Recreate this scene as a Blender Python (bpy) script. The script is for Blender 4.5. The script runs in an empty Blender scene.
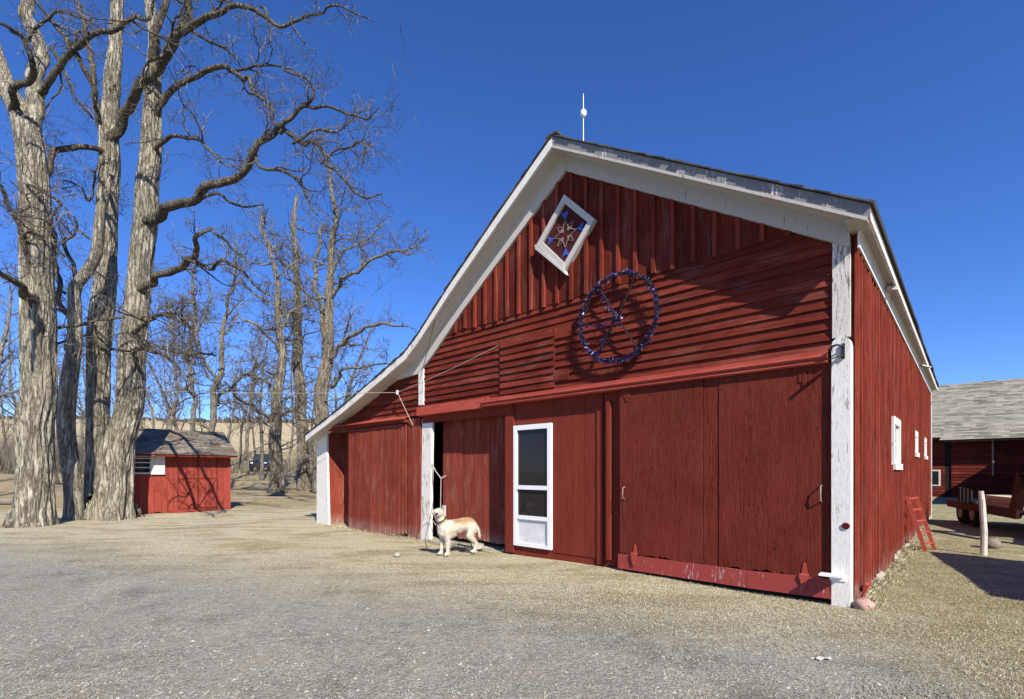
import bpy, bmesh, math, random
import numpy as np
from mathutils import Vector, Matrix, noise as mnoise
R = random.Random(11)
scene = bpy.context.scene
col = scene.collection
rad = math.radians

# ------------------------------------------------------------------ camera model
F, CX, CY, H = 493.0, 512.0, 471.0, 1.45
P0 = Vector((3.7098, 5.3951, 0.0))            # ground corner of the barn nearest the viewer
DF = Vector((-.7335, .6797, 0)); DS = Vector((.6797, .7335, 0))
ROT = math.atan2(-.6797, .7335)               # local +x runs to the right along the gable, +y runs back
def W(u, v, Y):                               # photo pixel at distance Y -> world
    return Vector(((u - CX) / F * Y, Y, H + (CY - v) / F * Y))
def BW(a, b, z):                              # barn coordinates -> world
    return P0 + DF * a + DS * b + Vector((0, 0, z))
def G(u, v):
    Y = F * H / (v - CY); return Vector(((u - CX) / F * Y, Y, 0))

# ------------------------------------------------------------------ helpers
class MB:
    def __init__(s): s.v = []; s.f = []; s.r = []
    def add(s, verts, faces, r=None):
        o = len(s.v); s.v.extend([tuple(p) for p in verts])
        if r is None: r = R.random()
        for q in faces: s.f.append(tuple(i + o for i in q)); s.r.append(r)
    def box(s, x0, x1, y0, y1, z0, z1, r=None, j=0):
        c = [(x, y, z) for z in (z0, z1) for y in (y0, y1) for x in (x0, x1)]
        if j: c = [(x + R.uniform(-j, j), y + R.uniform(-j, j), z + R.uniform(-j, j)) for x, y, z in c]
        s.add(c, [(0, 2, 3, 1), (4, 5, 7, 6), (0, 1, 5, 4), (2, 6, 7, 3), (0, 4, 6, 2), (1, 3, 7, 5)], r)
    def B(s, a0, a1, o0, o1, z0, z1, r=None, j=0):        # gable coordinates: a to the left, o proud of the wall
        s.box(-a1, -a0, -o1, -o0, z0, z1, r, j)
    def S(s, b0, b1, o0, o1, z0, z1, r=None, j=0):        # right flank coordinates
        s.box(o0, o1, b0, b1, z0, z1, r, j)
    def hexa(s, c8, r=None):
        s.add(c8, [(0, 3, 2, 1), (4, 5, 6, 7), (0, 1, 5, 4), (1, 2, 6, 5), (2, 3, 7, 6), (3, 0, 4, 7)], r)
    def prism(s, poly, axis, t0, t1, r=None):             # poly in 2D, extruded along axis
        n = len(poly)
        def P(p, t):
            if axis == 'a': return (-p[0], t, p[1])       # poly (a,z), t = y
            if axis == 'b': return (p[0], t, p[1])        # poly (x,z), t = y
            if axis == 'x': return (t, p[0], p[1])
            return (p[0], p[1], t)
        s.add([P(p, t0) for p in poly] + [P(p, t1) for p in poly],
              [tuple(range(n)), tuple(range(2 * n - 1, n - 1, -1))] + [(i, i + n, (i + 1) % n + n, (i + 1) % n) for i in range(n)], r)
    def bar(s, p, q, w, h=None, up=(0, 0, 1), r=None):
        p = Vector(p); q = Vector(q); d = (q - p).normalized(); h = w if h is None else h
        x = d.cross(Vector(up))
        if x.length < 1e-3: x = d.cross(Vector((1, 0, 0)))
        x.normalize(); y = x.cross(d)
        s.hexa([p - x*w/2 - y*h/2, p + x*w/2 - y*h/2, p + x*w/2 + y*h/2, p - x*w/2 + y*h/2,
                q - x*w/2 - y*h/2, q + x*w/2 - y*h/2, q + x*w/2 + y*h/2, q - x*w/2 + y*h/2], r)
    def tube(s, pts, rr, n=6, cap=True, bark=0.0, flare=0.0, r=None):
        pts = [Vector(p) for p in pts]
        if not hasattr(rr, '__len__'): rr = [rr] * len(pts)
        m = len(pts); o = len(s.v)
        if r is None: r = R.random()
        t = (pts[1] - pts[0]).normalized()
        x = t.cross(Vector((0.3, 1, 0.1))); x.normalize()
        for i in range(m):
            if i == 0: t = pts[1] - pts[0]
            elif i == m - 1: t = pts[-1] - pts[-2]
            else: t = pts[i + 1] - pts[i - 1]
            t.normalize(); x = x - t * x.dot(t); x.normalize(); y = t.cross(x)
            for k in range(n):
                th = 2 * math.pi * k / n; q = rr[i]
                c, sn = math.cos(th), math.sin(th)
                if bark:
                    e = mnoise.noise(Vector((c * 3.2 / max(.25, rr[0] * 2), sn * 3.2 / max(.25, rr[0] * 2), pts[i].z * .45 + pts[i].x)))
                    e += .6 * mnoise.noise(Vector((c * 5, sn * 5, pts[i].z * .6 + pts[i].x)))
                    if n > 40:
                        wv = .5 * mnoise.noise(Vector((c * 2, sn * 2, pts[i].z * 1.3)))
                        h1 = min(1, 4.2 * abs(mnoise.noise(Vector((c * 5.2 + wv, sn * 5.2 + wv, pts[i].z * .62 + pts[i].x)))))
                        h2 = min(1, 4.0 * abs(mnoise.noise(Vector((c * 8.5 - wv, sn * 8.5 + wv, pts[i].z * 1.7 + 9)))))
                        e = e * .85 + 1.0 * (h1 - .7) + .38 * (h2 - .7)
                    q *= 1 + bark * e
                if flare:
                    hh = (pts[i] - pts[0]).length
                    q *= 1 + flare * math.exp(-hh / .35) * (.75 + .5 * math.sin(3 * th + pts[0].x) + .3 * math.sin(5 * th + 1))
                s.v.append(tuple(pts[i] + x * (c * q) + y * (sn * q)))
        for i in range(m - 1):
            for k in range(n):
                k2 = (k + 1) % n
                s.f.append((o + i*n + k, o + i*n + k2, o + (i+1)*n + k2, o + (i+1)*n + k)); s.r.append(r)
        if cap:
            s.f.append(tuple(o + k for k in range(n - 1, -1, -1))); s.r.append(r)
            s.f.append(tuple(o + (m-1)*n + k for k in range(n))); s.r.append(r)
    def lathe(s, c, prof, n=12, r=None):                  # profile (radius, z)
        o = []
        for q, z in prof:
            for k in range(n):
                th = 2 * math.pi * k / n; o.append((c[0] + q*math.cos(th), c[1] + q*math.sin(th), c[2] + z))
        m = len(prof)
        fs = [(i*n + k, i*n + (k+1) % n, (i+1)*n + (k+1) % n, (i+1)*n + k) for i in range(m-1) for k in range(n)]
        fs += [tuple(range(n - 1, -1, -1)), tuple((m-1)*n + k for k in range(n))]
        s.add(o, fs, r)
    def build(s, name, mat, parent=None, world=False, smooth=False, fix=True, loc=None):
        me = bpy.data.meshes.new(name)
        v = s.v
        off = None
        if parent is not None and world: off = Vector(parent.location)
        if loc is not None: off = Vector(loc)
        if off is not None: v = [(p[0]-off.x, p[1]-off.y, p[2]-off.z) for p in v]
        me.from_pydata(v, [], s.f); 
        at = me.attributes.new('rnd', 'FLOAT', 'FACE'); at.data.foreach_set('value', np.array(s.r, dtype=np.float32))
        if fix:
            bm = bmesh.new(); bm.from_mesh(me); bmesh.ops.recalc_face_normals(bm, faces=bm.faces); bm.to_mesh(me); bm.free()
        if smooth: me.polygons.foreach_set('use_smooth', [True] * len(me.polygons))
        me.materials.append(mat); me.update()
        o = bpy.data.objects.new(name, me); col.objects.link(o)
        if parent is not None: o.parent = parent
        if loc is not None: o.location = loc
        return o
def tag(o, label=None, cat=None, group=None, kind=None):
    if label: o['label'] = label
    if cat: o['category'] = cat
    if group: o['group'] = group
    if kind: o['kind'] = kind
    return o
def thing(name, loc, label, cat, rz=0, group=None):
    o = bpy.data.objects.new(name, None); col.objects.link(o); o.empty_display_size = .2
    o.location = loc; o.rotation_euler = (0, 0, rz)
    return tag(o, label, cat, group)
def copy_tree(o, parent=None):
    c = o.copy(); col.objects.link(c)
    if parent is not None: c.parent = parent
    for ch in list(o.children): copy_tree(ch, c)
    return c

# ------------------------------------------------------------------ materials
def newmat(name):
    m = bpy.data.materials.new(name); m.use_nodes = True; nt = m.node_tree; nt.nodes.clear()
    out = nt.nodes.new('ShaderNodeOutputMaterial'); b = nt.nodes.new('ShaderNodeBsdfPrincipled')
    nt.links.new(b.outputs[0], out.inputs[0]); b.inputs['Roughness'].default_value = .8
    b.inputs['Specular IOR Level'].default_value = .25
    return m, nt, b
class N:
    def __init__(s, nt): s.nt = nt; s.tc = None
    def n(s, t, **k):
        x = s.nt.nodes.new('ShaderNode' + t)
        for a, b in k.items(): setattr(x, a, b)
        return x
    def l(s, a, b): s.nt.links.new(a, b)
    def coord(s, scale=(1, 1, 1), loc=(0, 0, 0), rot=(0, 0, 0)):
        if s.tc is None: s.tc = s.n('TexCoord')
        m = s.n('Mapping'); m.inputs['Scale'].default_value = scale; m.inputs['Location'].default_value = loc; m.inputs['Rotation'].default_value = rot
        s.l(s.tc.outputs['Object'], m.inputs[0]); return m.outputs[0]
    def noise(s, vec, scale=5, detail=6, rough=.6, dist=0):
        x = s.n('TexNoise'); x.inputs['Scale'].default_value = scale; x.inputs['Detail'].default_value = detail
        x.inputs['Roughness'].default_value = rough; x.inputs['Distortion'].default_value = dist; s.l(vec, x.inputs['Vector']); return x.outputs['Fac']
    def vor(s, vec, scale=5, feature='F1', out='Distance'):
        x = s.n('TexVoronoi', feature=feature); x.inputs['Scale'].default_value = scale; s.l(vec, x.inputs['Vector']); return x.outputs[out]
    def ramp(s, fac, stops):
        x = s.n('ValToRGB'); e = x.color_ramp.elements
        while len(e) < len(stops): e.new(.5)
        for q, (p, c) in zip(e, stops): q.position = p; q.color = (c[0], c[1], c[2], 1) if hasattr(c, '__len__') else (c, c, c, 1)
        s.l(fac, x.inputs[0]); return x.outputs[0]
    def mix(s, fac, a, b, mode='MIX'):
        x = s.n('Mix', data_type='RGBA', blend_type=mode)
        for i, val in ((0, fac), (6, a), (7, b)):
            if hasattr(val, 'links'): s.l(val, x.inputs[i])
            elif hasattr(val, '__len__'): x.inputs[i].default_value = (val[0], val[1], val[2], 1)
            else: x.inputs[i].default_value = val if i == 0 else (val, val, val, 1)
        return x.outputs[2]
    def math(s, op, a, b=0.0, c=None):
        x = s.n('Math', operation=op)
        for i, val in enumerate((a, b, c)):
            if val is None: continue
            if hasattr(val, 'links'): s.l(val, x.inputs[i])
            else: x.inputs[i].default_value = val
        return x.outputs[0]
    def attr(s):
        x = s.n('Attribute', attribute_name='rnd'); return x.outputs['Fac']
    def bump(s, b, hgt, strength=.5, dist=.01):
        x = s.n('Bump'); x.inputs['Strength'].default_value = strength; x.inputs['Distance'].default_value = dist
        s.l(hgt, x.inputs['Height']); s.l(x.outputs[0], b.inputs['Normal'])
def wood(name, base, dark, worn=None, wornamt=.0, grain='z', sc=1.0, rough=.75, bump=.5, stain=.35, swirl=0.0, spread=.35, low=0):
    m, nt, b = newmat(name); n = N(nt)
    g = {'z': (22, 22, 1.1), 'x': (1.1, 22, 22)}[grain]
    v = n.coord(tuple(q * sc for q in g)); v1 = n.coord((1, 1, 1))
    fine = n.noise(v, 3, 8, .7, swirl); big = n.noise(v1, 1.3, 5, .6); mid = n.noise(n.coord((4, 4, .9) if grain == 'z' else (.9, 4, 4)), 1.6, 5, .65)
    c = n.ramp(fine, [(.30, dark), (.47, base), (.8, [min(1, q * 1.22 + .006) for q in base])])
    c = n.mix(n.ramp(big, [(.3, stain), (.62, 0)]), c, dark)
    br = n.math('MULTIPLY_ADD', n.attr(), spread, 1 - spread / 2)
    hsv = n.n('HueSaturation'); n.l(c, hsv.inputs['Color']); n.l(br, hsv.inputs['Value']); c = hsv.outputs[0]
    if low:
        sp_ = n.n('SeparateXYZ'); n.l(v1, sp_.inputs[0])
        lw = n.math('MULTIPLY', n.ramp(n.math('ADD', sp_.outputs[2], n.math('MULTIPLY_ADD', mid, .5, -.25)), [(.02, 1), (low, 0)]), n.ramp(fine, [(.40, 0), (.62, 1)]))
        c = n.mix(n.math('MULTIPLY', lw, .75), c, (.42, .33, .28))
    if worn is not None:
        w = n.math('MULTIPLY', n.ramp(mid, [(.5, 0), (.75, 1)]), n.ramp(fine, [(.35, 0), (.6, 1)]))
        c = n.mix(n.math('MULTIPLY', w, wornamt), c, worn)
    n.l(c, b.inputs['Base Color']); b.inputs['Roughness'].default_value = rough; b.inputs['Specular IOR Level'].default_value = .03
    n.bump(b, fine, bump, .012)
    return m
def knots(m):
    nt = m.node_tree; n = N(nt); b = [q for q in nt.nodes if q.type == 'BSDF_PRINCIPLED'][0]; src = b.inputs['Base Color'].links[0].from_socket
    v = n.vor(n.coord((3.2, 3.2, 2.4)), 1.0); g = n.noise(n.coord((7, 7, 2)), 2.5, 6, .7, 2.5)
    k = n.math('MAXIMUM', n.ramp(v, [(.03, .85), (.07, 0)]), n.math('MULTIPLY', n.ramp(g, [(.36, 1), (.46, 0)]), .55))
    n.l(n.mix(k, src, (.045, .010, .008)), b.inputs['Base Color'])
def flaky(name, paint, under, amt=.5, rough=.6, dirt=(.25, .23, .2), dirtamt=.3):         # white paint flaking off old boards
    m, nt, b = newmat(name); n = N(nt)
    fl = n.noise(n.coord((17, 17, 2.0)), 2.2, 9, .74); big = n.noise(n.coord(), 2.1, 4, .55); fine = n.noise(n.coord((30, 30, 6)), 2, 6, .7)
    mask = n.ramp(n.math('ADD', fl, n.math('MULTIPLY', big, .45)), [(.62 + .3 * (1 - amt), 0), (.645 + .3 * (1 - amt), 1)])
    c = n.mix(n.math('MULTIPLY', n.ramp(fine, [(.35, 1), (.65, 0)]), dirtamt), paint, dirt)
    c = n.mix(mask, c, n.mix(fine, [q * .6 for q in under], under))
    n.l(c, b.inputs['Base Color']); b.inputs['Roughness'].default_value = rough
    n.bump(b, n.math('MULTIPLY_ADD', mask, -.8, fine), .4, .006)
    return m
def plain(name, c, rough=.6, metal=0, var=.25, scale=12, bump=.15):
    m, nt, b = newmat(name); n = N(nt); f = n.noise(n.coord(), scale, 6, .65)
    n.l(n.ramp(f, [(.3, [q * (1 - var) for q in c]), (.7, [min(1, q * (1 + var * .5)) for q in c])]), b.inputs['Base Color'])
    b.inputs['Roughness'].default_value = rough; b.inputs['Metallic'].default_value = metal
    if bump: n.bump(b, f, bump, .01)
    return m
M = {}
RED = (.155, .028, .017)
M['clap'] = wood('red_clapboard', RED, (.045, .009, .007), (.27, .15, .125), .38, 'x', .8, spread=.55, stain=.55)
M['batten'] = wood('red_batten_board', RED, (.045, .009, .007), (.28, .16, .135), .40, 'z', .8, spread=.65, stain=.5)
M['ply'] = wood('maroon_plywood', (.145, .027, .017), (.055, .011, .006), (.21, .085, .065), .2, 'z', .55, bump=1.0, swirl=2.2, spread=.1)
knots(M['ply'])
M['smoothred'] = wood('smooth_red_panel', (.17, .031, .020), (.10, .018, .012), (.24, .10, .08), .16, 'z', .9, bump=.3, stain=.2, spread=.12)
M['bead'] = wood('red_bead_board', (.21, .043, .028), (.075, .015, .009), (.38, .25, .20), .42, 'z', .9, low=.30)
M['sidewood'] = wood('red_flank_board', (.160, .030, .019), (.055, .010, .006), (.30, .19, .155), .42, 'z', .8, spread=.8, stain=.5, low=.25)
M['brightred'] = wood('sun_raised_red_trim', (.36, .068, .048), (.23, .040, .028), (.42, .28, .25), .2, 'x', .8, spread=.1)  # red raised in colour for the sun the angled track cover catches
M['plank'] = flaky('peeling_red_plank', (.30, .046, .037), (.45, .40, .36), .30, dirt=(.13, .026, .022), dirtamt=.4)
M['shedred'] = wood('shed_red_board', (.265, .052, .038), (.18, .033, .024), (.34, .14, .12), .2, 'z', .8, stain=.3, spread=.25, bump=.3)
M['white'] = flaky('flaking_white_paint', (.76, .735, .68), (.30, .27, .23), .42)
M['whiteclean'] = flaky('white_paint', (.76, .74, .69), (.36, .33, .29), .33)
M['greywhite'] = flaky('shade_toned_worn_white', (.47, .45, .415), (.26, .235, .205), .2, dirtamt=.35)  # worn white paint, base greyed further to carry the shade under the roof
M['rakewhite'] = flaky('shade_toned_white', (.50, .48, .445), (.33, .30, .265), .12, dirtamt=.25)  # white trim with the shade of rake and diamond put into its colour
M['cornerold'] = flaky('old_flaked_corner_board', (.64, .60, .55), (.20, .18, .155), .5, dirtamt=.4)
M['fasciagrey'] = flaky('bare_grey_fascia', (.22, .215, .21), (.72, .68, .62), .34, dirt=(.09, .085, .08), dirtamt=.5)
M['alu'] = plain('white_door_metal', (.78, .78, .78), .35, 0, .06, 6, .03)
M['alupanel'] = plain('scuffed_door_panel', (.62, .63, .64), .4, 0, .22, 9, .05)
M['iron'] = plain('dark_iron', (.05, .045, .042), .6, .6, .4)
M['rust'] = plain('rusty_handle_metal', (.33, .24, .19), .6, .4, .4)
M['steel'] = plain('grey_cable_steel', (.5, .5, .48), .4, .7, .2)
M['starstrip'] = plain('dull_ochre_strip', (.24, .18, .13), .7, 0, .35)
M['cream2'] = plain('weathered_paper', (.58, .55, .50), .8, 0, .3)
M['spoke'] = plain('grey_old_rod', (.10, .092, .085), .7, 0, .4)
M['reflector'] = plain('red_reflector_plastic', (.09, .004, .006), .35, 0, .2)
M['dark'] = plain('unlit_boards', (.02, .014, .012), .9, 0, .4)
M['stone'] = plain('pale_field_stone', (.36, .33, .29), .9, 0, .45, 7, .6)
M['pinkstone'] = plain('pinkish_stone', (.47, .29, .25), .9, 0, .35, 8, .6)
M['lumber'] = wood('pale_sawn_lumber', (.55, .49, .37), (.4, .34, .25), None, 0, 'x', .8)
M['rubber'] = plain('tyre_rubber', (.02, .02, .02), .85, 0, .3)
M['rim'] = plain('wheel_rim_metal', (.3, .3, .3), .45, .5, .2)
M['trailerred'] = plain('trailer_red_steel', (.032, .006, .005), .5, .1, .3, 5)
M['carpaint'] = plain('dark_blue_paint', (.012, .022, .07), .22, .2, .1)
M['chrome'] = plain('bright_chrome', (.6, .6, .6), .2, .9, .1)
M['lamp'] = plain('clear_headlight', (.6, .6, .58), .15, 0, .1)
M['fieldred'] = plain('dark_maroon_field', (.06, .008, .007), .7, 0, .3)
M['blue'] = plain('royal_blue_paint', (.04, .09, .38), .5, 0, .15)
M['cream'] = plain('weathered_cream_strip', (.40, .36, .31), .7, 0, .3)
M['log'] = plain('weathered_log_bark', (.22, .19, .15), .9, 0, .45, 14, .8)
M['postwood'] = flaky('sun_bleached_post', (.60, .56, .49), (.26, .22, .17), .45)
M['rope'] = plain('grey_rope', (.42, .40, .37), .9, 0, .3)
m, nt, b = newmat('old_window_glass'); b.inputs['Base Color'].default_value = (.02, .022, .025, 1); b.inputs['Roughness'].default_value = .04
b.inputs['Specular IOR Level'].default_value = .5; M['glass'] = m
m, nt, b = newmat('storm_door_glass'); b.inputs['Base Color'].default_value = (.02, .017, .017, 1); b.inputs['Roughness'].default_value = .03; M['doorglass'] = m
# tinsel
m, nt, b = newmat('blue_tinsel'); n = N(nt)
n.l(n.ramp(n.attr(), [(.0, (.010, .010, .06)), (.45, (.022, .022, .17)), (.75, (.07, .05, .28)), (.93, (.25, .24, .40)), (1, (.7, .7, .75))]), b.inputs['Base Color']); b.inputs['Roughness'].default_value = .3; b.inputs['Metallic'].default_value = .35; M['tinsel'] = m
# shingles
def shingle(name, c0, c1, c2):
    m, nt, b = newmat(name); n = N(nt); f = n.noise(n.coord((1, 1, 1)), 34, 5, .7); big = n.noise(n.coord(), 1.1, 5, .6)
    v = n.math('ADD', n.math('MULTIPLY', n.attr(), .55), n.math('MULTIPLY', big, .45))
    c = n.ramp(v, [(.2, c0), (.45, c1), (.8, c2)]); c = n.mix(n.math('MULTIPLY', f, .5), c, c0)
    n.l(c, b.inputs['Base Color']); b.inputs['Roughness'].default_value = .95; n.bump(b, f, .5, .008); return m
M['shingle'] = shingle('dark_grey_shingles', (.035, .035, .035), (.08, .079, .076), (.14, .136, .128))
M['shingle2'] = shingle('pale_mottled_shingles', (.14, .128, .105), (.31, .295, .24), (.43, .41, .34))
M['shingle3'] = shingle('shed_grey_shingles', (.10, .082, .062), (.20, .17, .135), (.30, .265, .215))
# bark
def barkm(name, c0, c1, c2, sc=1.0, bump=1.0):
    m, nt, b = newmat(name); n = N(nt)
    w = n.n('TexNoise'); w.inputs['Scale'].default_value = 3.0 * sc; w.inputs['Detail'].default_value = 3; n.l(n.coord((1, 1, .5)), w.inputs['Vector'])
    va = n.n('VectorMath', operation='MULTIPLY_ADD'); n.l(w.outputs['Color'], va.inputs[0]); va.inputs[1].default_value = (1.5, 1.5, .3); n.l(n.coord((6.5 * sc, 6.5 * sc, .5 * sc)), va.inputs[2])
    r1 = n.noise(va.outputs[0], 1.5, 5, .6, .4); ridge = n.math('SUBTRACT', 1.0, n.math('MULTIPLY', n.math('ABSOLUTE', n.math('SUBTRACT', r1, .5)), 5.0))
    fine = n.noise(n.coord((30, 30, 9)), 2, 6, .72); mid = n.noise(n.coord((10, 10, 2.2)), 1.6, 5, .65)
    h = n.math('ADD', n.math('MULTIPLY', n.math('SUBTRACT', 1.0, n.math('MAXIMUM', ridge, 0.0)), .55), n.math('ADD', n.math('MULTIPLY', mid, .45), n.math('MULTIPLY', fine, .25)))
    big = n.noise(n.coord(), .9, 4, .6)
    c = n.ramp(h, [(.36, c0), (.56, c1), (.86, c2)]); c = n.mix(n.math('MULTIPLY', n.ramp(big, [(.45, 0), (.7, 1)]), .35), c, (.26, .22, .15))
    n.l(c, b.inputs['Base Color']); b.inputs['Roughness'].default_value = .95; n.bump(b, h, bump, .06); return m
M['bark'] = barkm('furrowed_grey_bark', (.08, .068, .052), (.32, .295, .23), (.52, .49, .40))
M['bark2'] = barkm('grey_brown_bark', (.05, .043, .034), (.22, .198, .155), (.36, .33, .265), 1.3, .9)
M['limb'] = barkm('dark_limb_bark', (.024, .020, .015), (.12, .103, .078), (.32, .29, .225), 1.8, 1.0)
m, nt, b = newmat('bare_twigs'); n = N(nt)
n.l(n.ramp(n.attr(), [(0, (.035, .029, .023)), (.55, (.085, .071, .056)), (.85, (.18, .158, .13)), (1, (.36, .33, .29))]), b.inputs['Base Color']); M['twig'] = m

# ------------------------------------------------------------------ world, sun, camera
SUNV = (DF * -.904 + DS * -.4 + Vector((0, 0, .759))).normalized()
EL = math.asin(SUNV.z); AZ = math.atan2(SUNV.x, SUNV.y)
w = bpy.data.worlds.new('World'); scene.world = w; w.use_nodes = True; nt = w.node_tree
bg = nt.nodes['Background']; sky = nt.nodes.new('ShaderNodeTexSky'); sky.sky_type = 'NISHITA'; sky.sun_disc = False
sky.sun_elevation = EL; sky.sun_rotation = AZ; sky.altitude = 1500; sky.air_density = 1.0; sky.dust_density = .0; sky.ozone_density = 4.0
hs = nt.nodes.new('ShaderNodeHueSaturation'); hs.inputs['Saturation'].default_value = 1.14; nt.links.new(sky.outputs[0], hs.inputs['Color'])
tint = nt.nodes.new('ShaderNodeMix'); tint.data_type = 'RGBA'; tint.blend_type = 'MULTIPLY'; tint.inputs[0].default_value = 1; tint.inputs[7].default_value = (.60, .70, 1, 1)
nt.links.new(hs.outputs[0], tint.inputs[6]); nt.links.new(tint.outputs[2], bg.inputs[0]); bg.inputs[1].default_value = .120
sl = bpy.data.lights.new('sun', 'SUN'); sl.energy = 4.9; sl.angle = rad(.5); sl.color = (1, .915, .78)
so = bpy.data.objects.new('sun', sl); col.objects.link(so); so.rotation_euler = SUNV.to_track_quat('Z', 'Y').to_euler(); so.location = (0, 0, 30)
cam = bpy.data.cameras.new('camera'); co = bpy.data.objects.new('camera', cam); col.objects.link(co); scene.camera = co
co.location = (0, 0, H); co.rotation_euler = (rad(90), 0, 0); cam.sensor_width = 36; cam.lens = F / 1024 * 36
cam.shift_y = (CY - 349.5) / 1024; cam.clip_end = 3000; cam.clip_start = .05
scene.view_settings.view_transform = 'Standard'; scene.view_settings.look = 'None'; scene.view_settings.exposure = .70; scene.view_settings.gamma = 1

# ------------------------------------------------------------------ ground
def sstep(a, b, x):
    t = np.clip((x - a) / (b - a), 0, 1); return t * t * (3 - 2 * t)
def gh(x, y):
    x = np.asarray(x, float); y = np.asarray(y, float)
    d = y - .12 * x
    z = sstep(22, 60, d) * 1.6 + sstep(58, 95, d) * 3.6 + sstep(80, 260, d) * 19
    z = z + sstep(30, 120, d) * (.35 * np.sin(x * .07 + 1) + .3 * np.sin(x * .023 + y * .03))
    return z
xs = np.concatenate([-np.geomspace(600, 22, 40), np.linspace(-21, 21, 141), np.geomspace(22, 600, 40)])
ys = np.concatenate([np.linspace(-60, 0, 8)[:-1], np.linspace(0, 24, 97), np.geomspace(24.6, 700, 60)])
X, Yg = np.meshgrid(xs, ys); Z = gh(X, Yg)
for i in range(Z.shape[0]):
    for j in range(Z.shape[1]):
        x, y = X[i, j], Yg[i, j]
        if 0 < y < 24 and abs(x) < 21:
            Z[i, j] += -.02 + .035 * mnoise.noise(Vector((x * .5, y * .5, 0))) + .012 * mnoise.noise(Vector((x * 2, y * 2, 3)))
nx, ny = len(xs), len(ys)
mb = MB(); mb.v = list(zip(X.ravel().tolist(), Yg.ravel().tolist(), Z.ravel().tolist()))
mb.f = [(r * nx + c, r * nx + c + 1, (r + 1) * nx + c + 1, (r + 1) * nx + c) for r in range(ny - 1) for c in range(nx - 1)]; mb.r = [0] * len(mb.f)
m, nt, b = newmat('yard_ground'); n = N(nt)
sep = n.n('SeparateXYZ'); n.l(n.coord(), sep.inputs[0]); x, y = sep.outputs[0], sep.outputs[1]
nA = n.noise(n.coord(), .45, 5, .6); nB = n.noise(n.coord(), 2.2, 6, .65); nC = n.noise(n.coord(), 11, 6, .7); nD = n.noise(n.coord(), 60, 4, .7); vP = n.vor(n.coord(), 55, 'F1', 'Color')
streak = n.noise(n.coord((3, 28, 1), rot=(0, 0, .5)), 3, 5, .7); streak2 = n.noise(n.coord((28, 3, 1), rot=(0, 0, -.35)), 3, 5, .7)
nG = n.noise(n.coord(), 95, 3, .65); nH = n.noise(n.coord((1, 1, 1), loc=(7, 2, 0)), 38, 4, .7)
gr = n.math('ADD', n.math('MULTIPLY', nG, .45), n.math('ADD', n.math('MULTIPLY', nH, .40), n.math('MULTIPLY', nC, .15)))
grav = n.ramp(gr, [(.36, (.115, .113, .098)), (.5, (.30, .295, .255)), (.64, (.56, .55, .48))])
sp = n.n('SeparateColor'); n.l(vP, sp.inputs[0])
grav = n.mix(n.ramp(sp.outputs[0], [(.80, 0), (.97, .5)]), grav, (.46, .46, .41))
grav = n.mix(n.ramp(nB, [(.44, 0), (.66, .6)]), grav, n.mix(gr, (.22, .20, .15), (.50, .46, .35)))
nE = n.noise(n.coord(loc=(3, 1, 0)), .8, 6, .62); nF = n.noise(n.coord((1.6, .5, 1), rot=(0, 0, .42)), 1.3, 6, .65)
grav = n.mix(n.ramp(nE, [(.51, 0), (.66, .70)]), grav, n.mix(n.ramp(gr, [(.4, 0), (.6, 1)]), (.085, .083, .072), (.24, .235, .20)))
grav = n.mix(n.ramp(nF, [(.53, 0), (.64, .6)]), grav, n.mix(n.ramp(gr, [(.4, 0), (.6, 1)]), (.26, .25, .20), (.56, .54, .44)))
sg = n.math('ADD', n.math('MULTIPLY', n.math('ADD', streak, streak2), .32), n.math('MULTIPLY', n.math('ADD', nG, nH), .18))
straw = n.ramp(sg, [(.39, (.13, .102, .052)), (.49, (.47, .425, .285)), (.59, (.80, .755, .56))])
nK = n.noise(n.coord((.55, 1.5, 1), rot=(0, 0, -.35)), 1.0, 7, .7)
straw = n.mix(n.ramp(nK, [(.47, 0), (.60, .85)]), straw, n.mix(n.ramp(sg, [(.4, 0), (.58, 1)]), (.11, .080, .036), (.44, .36, .205)))
straw = n.mix(n.ramp(nA, [(.50, 0), (.62, .55)]), straw, n.mix(n.ramp(gr, [(.38, 0), (.62, 1)]), (.22, .19, .13), (.70, .65, .50)))
turf = n.mix(n.ramp(nB, [(.30, .25), (.6, .95)]), straw, n.ramp(sg, [(.39, (.075, .068, .028)), (.49, (.235, .215, .105)), (.59, (.50, .45, .27))]))
litter = n.ramp(n.math('ADD', n.math('MULTIPLY', nC, .6), n.math('MULTIPLY', nB, .4)), [(.35, (.14, .105, .05)), (.52, (.36, .295, .17)), (.68, (.54, .46, .29))])
field = n.ramp(n.noise(n.coord((.012, .16, 1), rot=(0, 0, -.12)), 3, 6, .65), [(.3, (.30, .245, .145)), (.55, (.43, .365, .225)), (.75, (.50, .43, .28))])
brush = n.ramp(n.noise(n.coord(), .55, 6, .7), [(.35, (.19, .15, .08)), (.65, (.40, .335, .20))])
# drive edge: points nearer the viewer than the line are gravel
e = n.math('ADD', y, n.math('ADD', n.math('MULTIPLY', x, .42), n.math('MULTIPLY_ADD', nA, 2.2, -1.1)))
e = n.math('ADD', e, n.math('MULTIPLY_ADD', nC, 2.6, -1.3))
c = n.mix(n.ramp(n.math('MULTIPLY_ADD', e, .1, 0), [(.44, 0), (.52, .35), (.66, 1)]), grav, straw)
# beaten pale gravel by the doors
s2 = n.math('ADD', n.math('MULTIPLY', x, .7335), n.math('MULTIPLY', y, .68))
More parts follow.
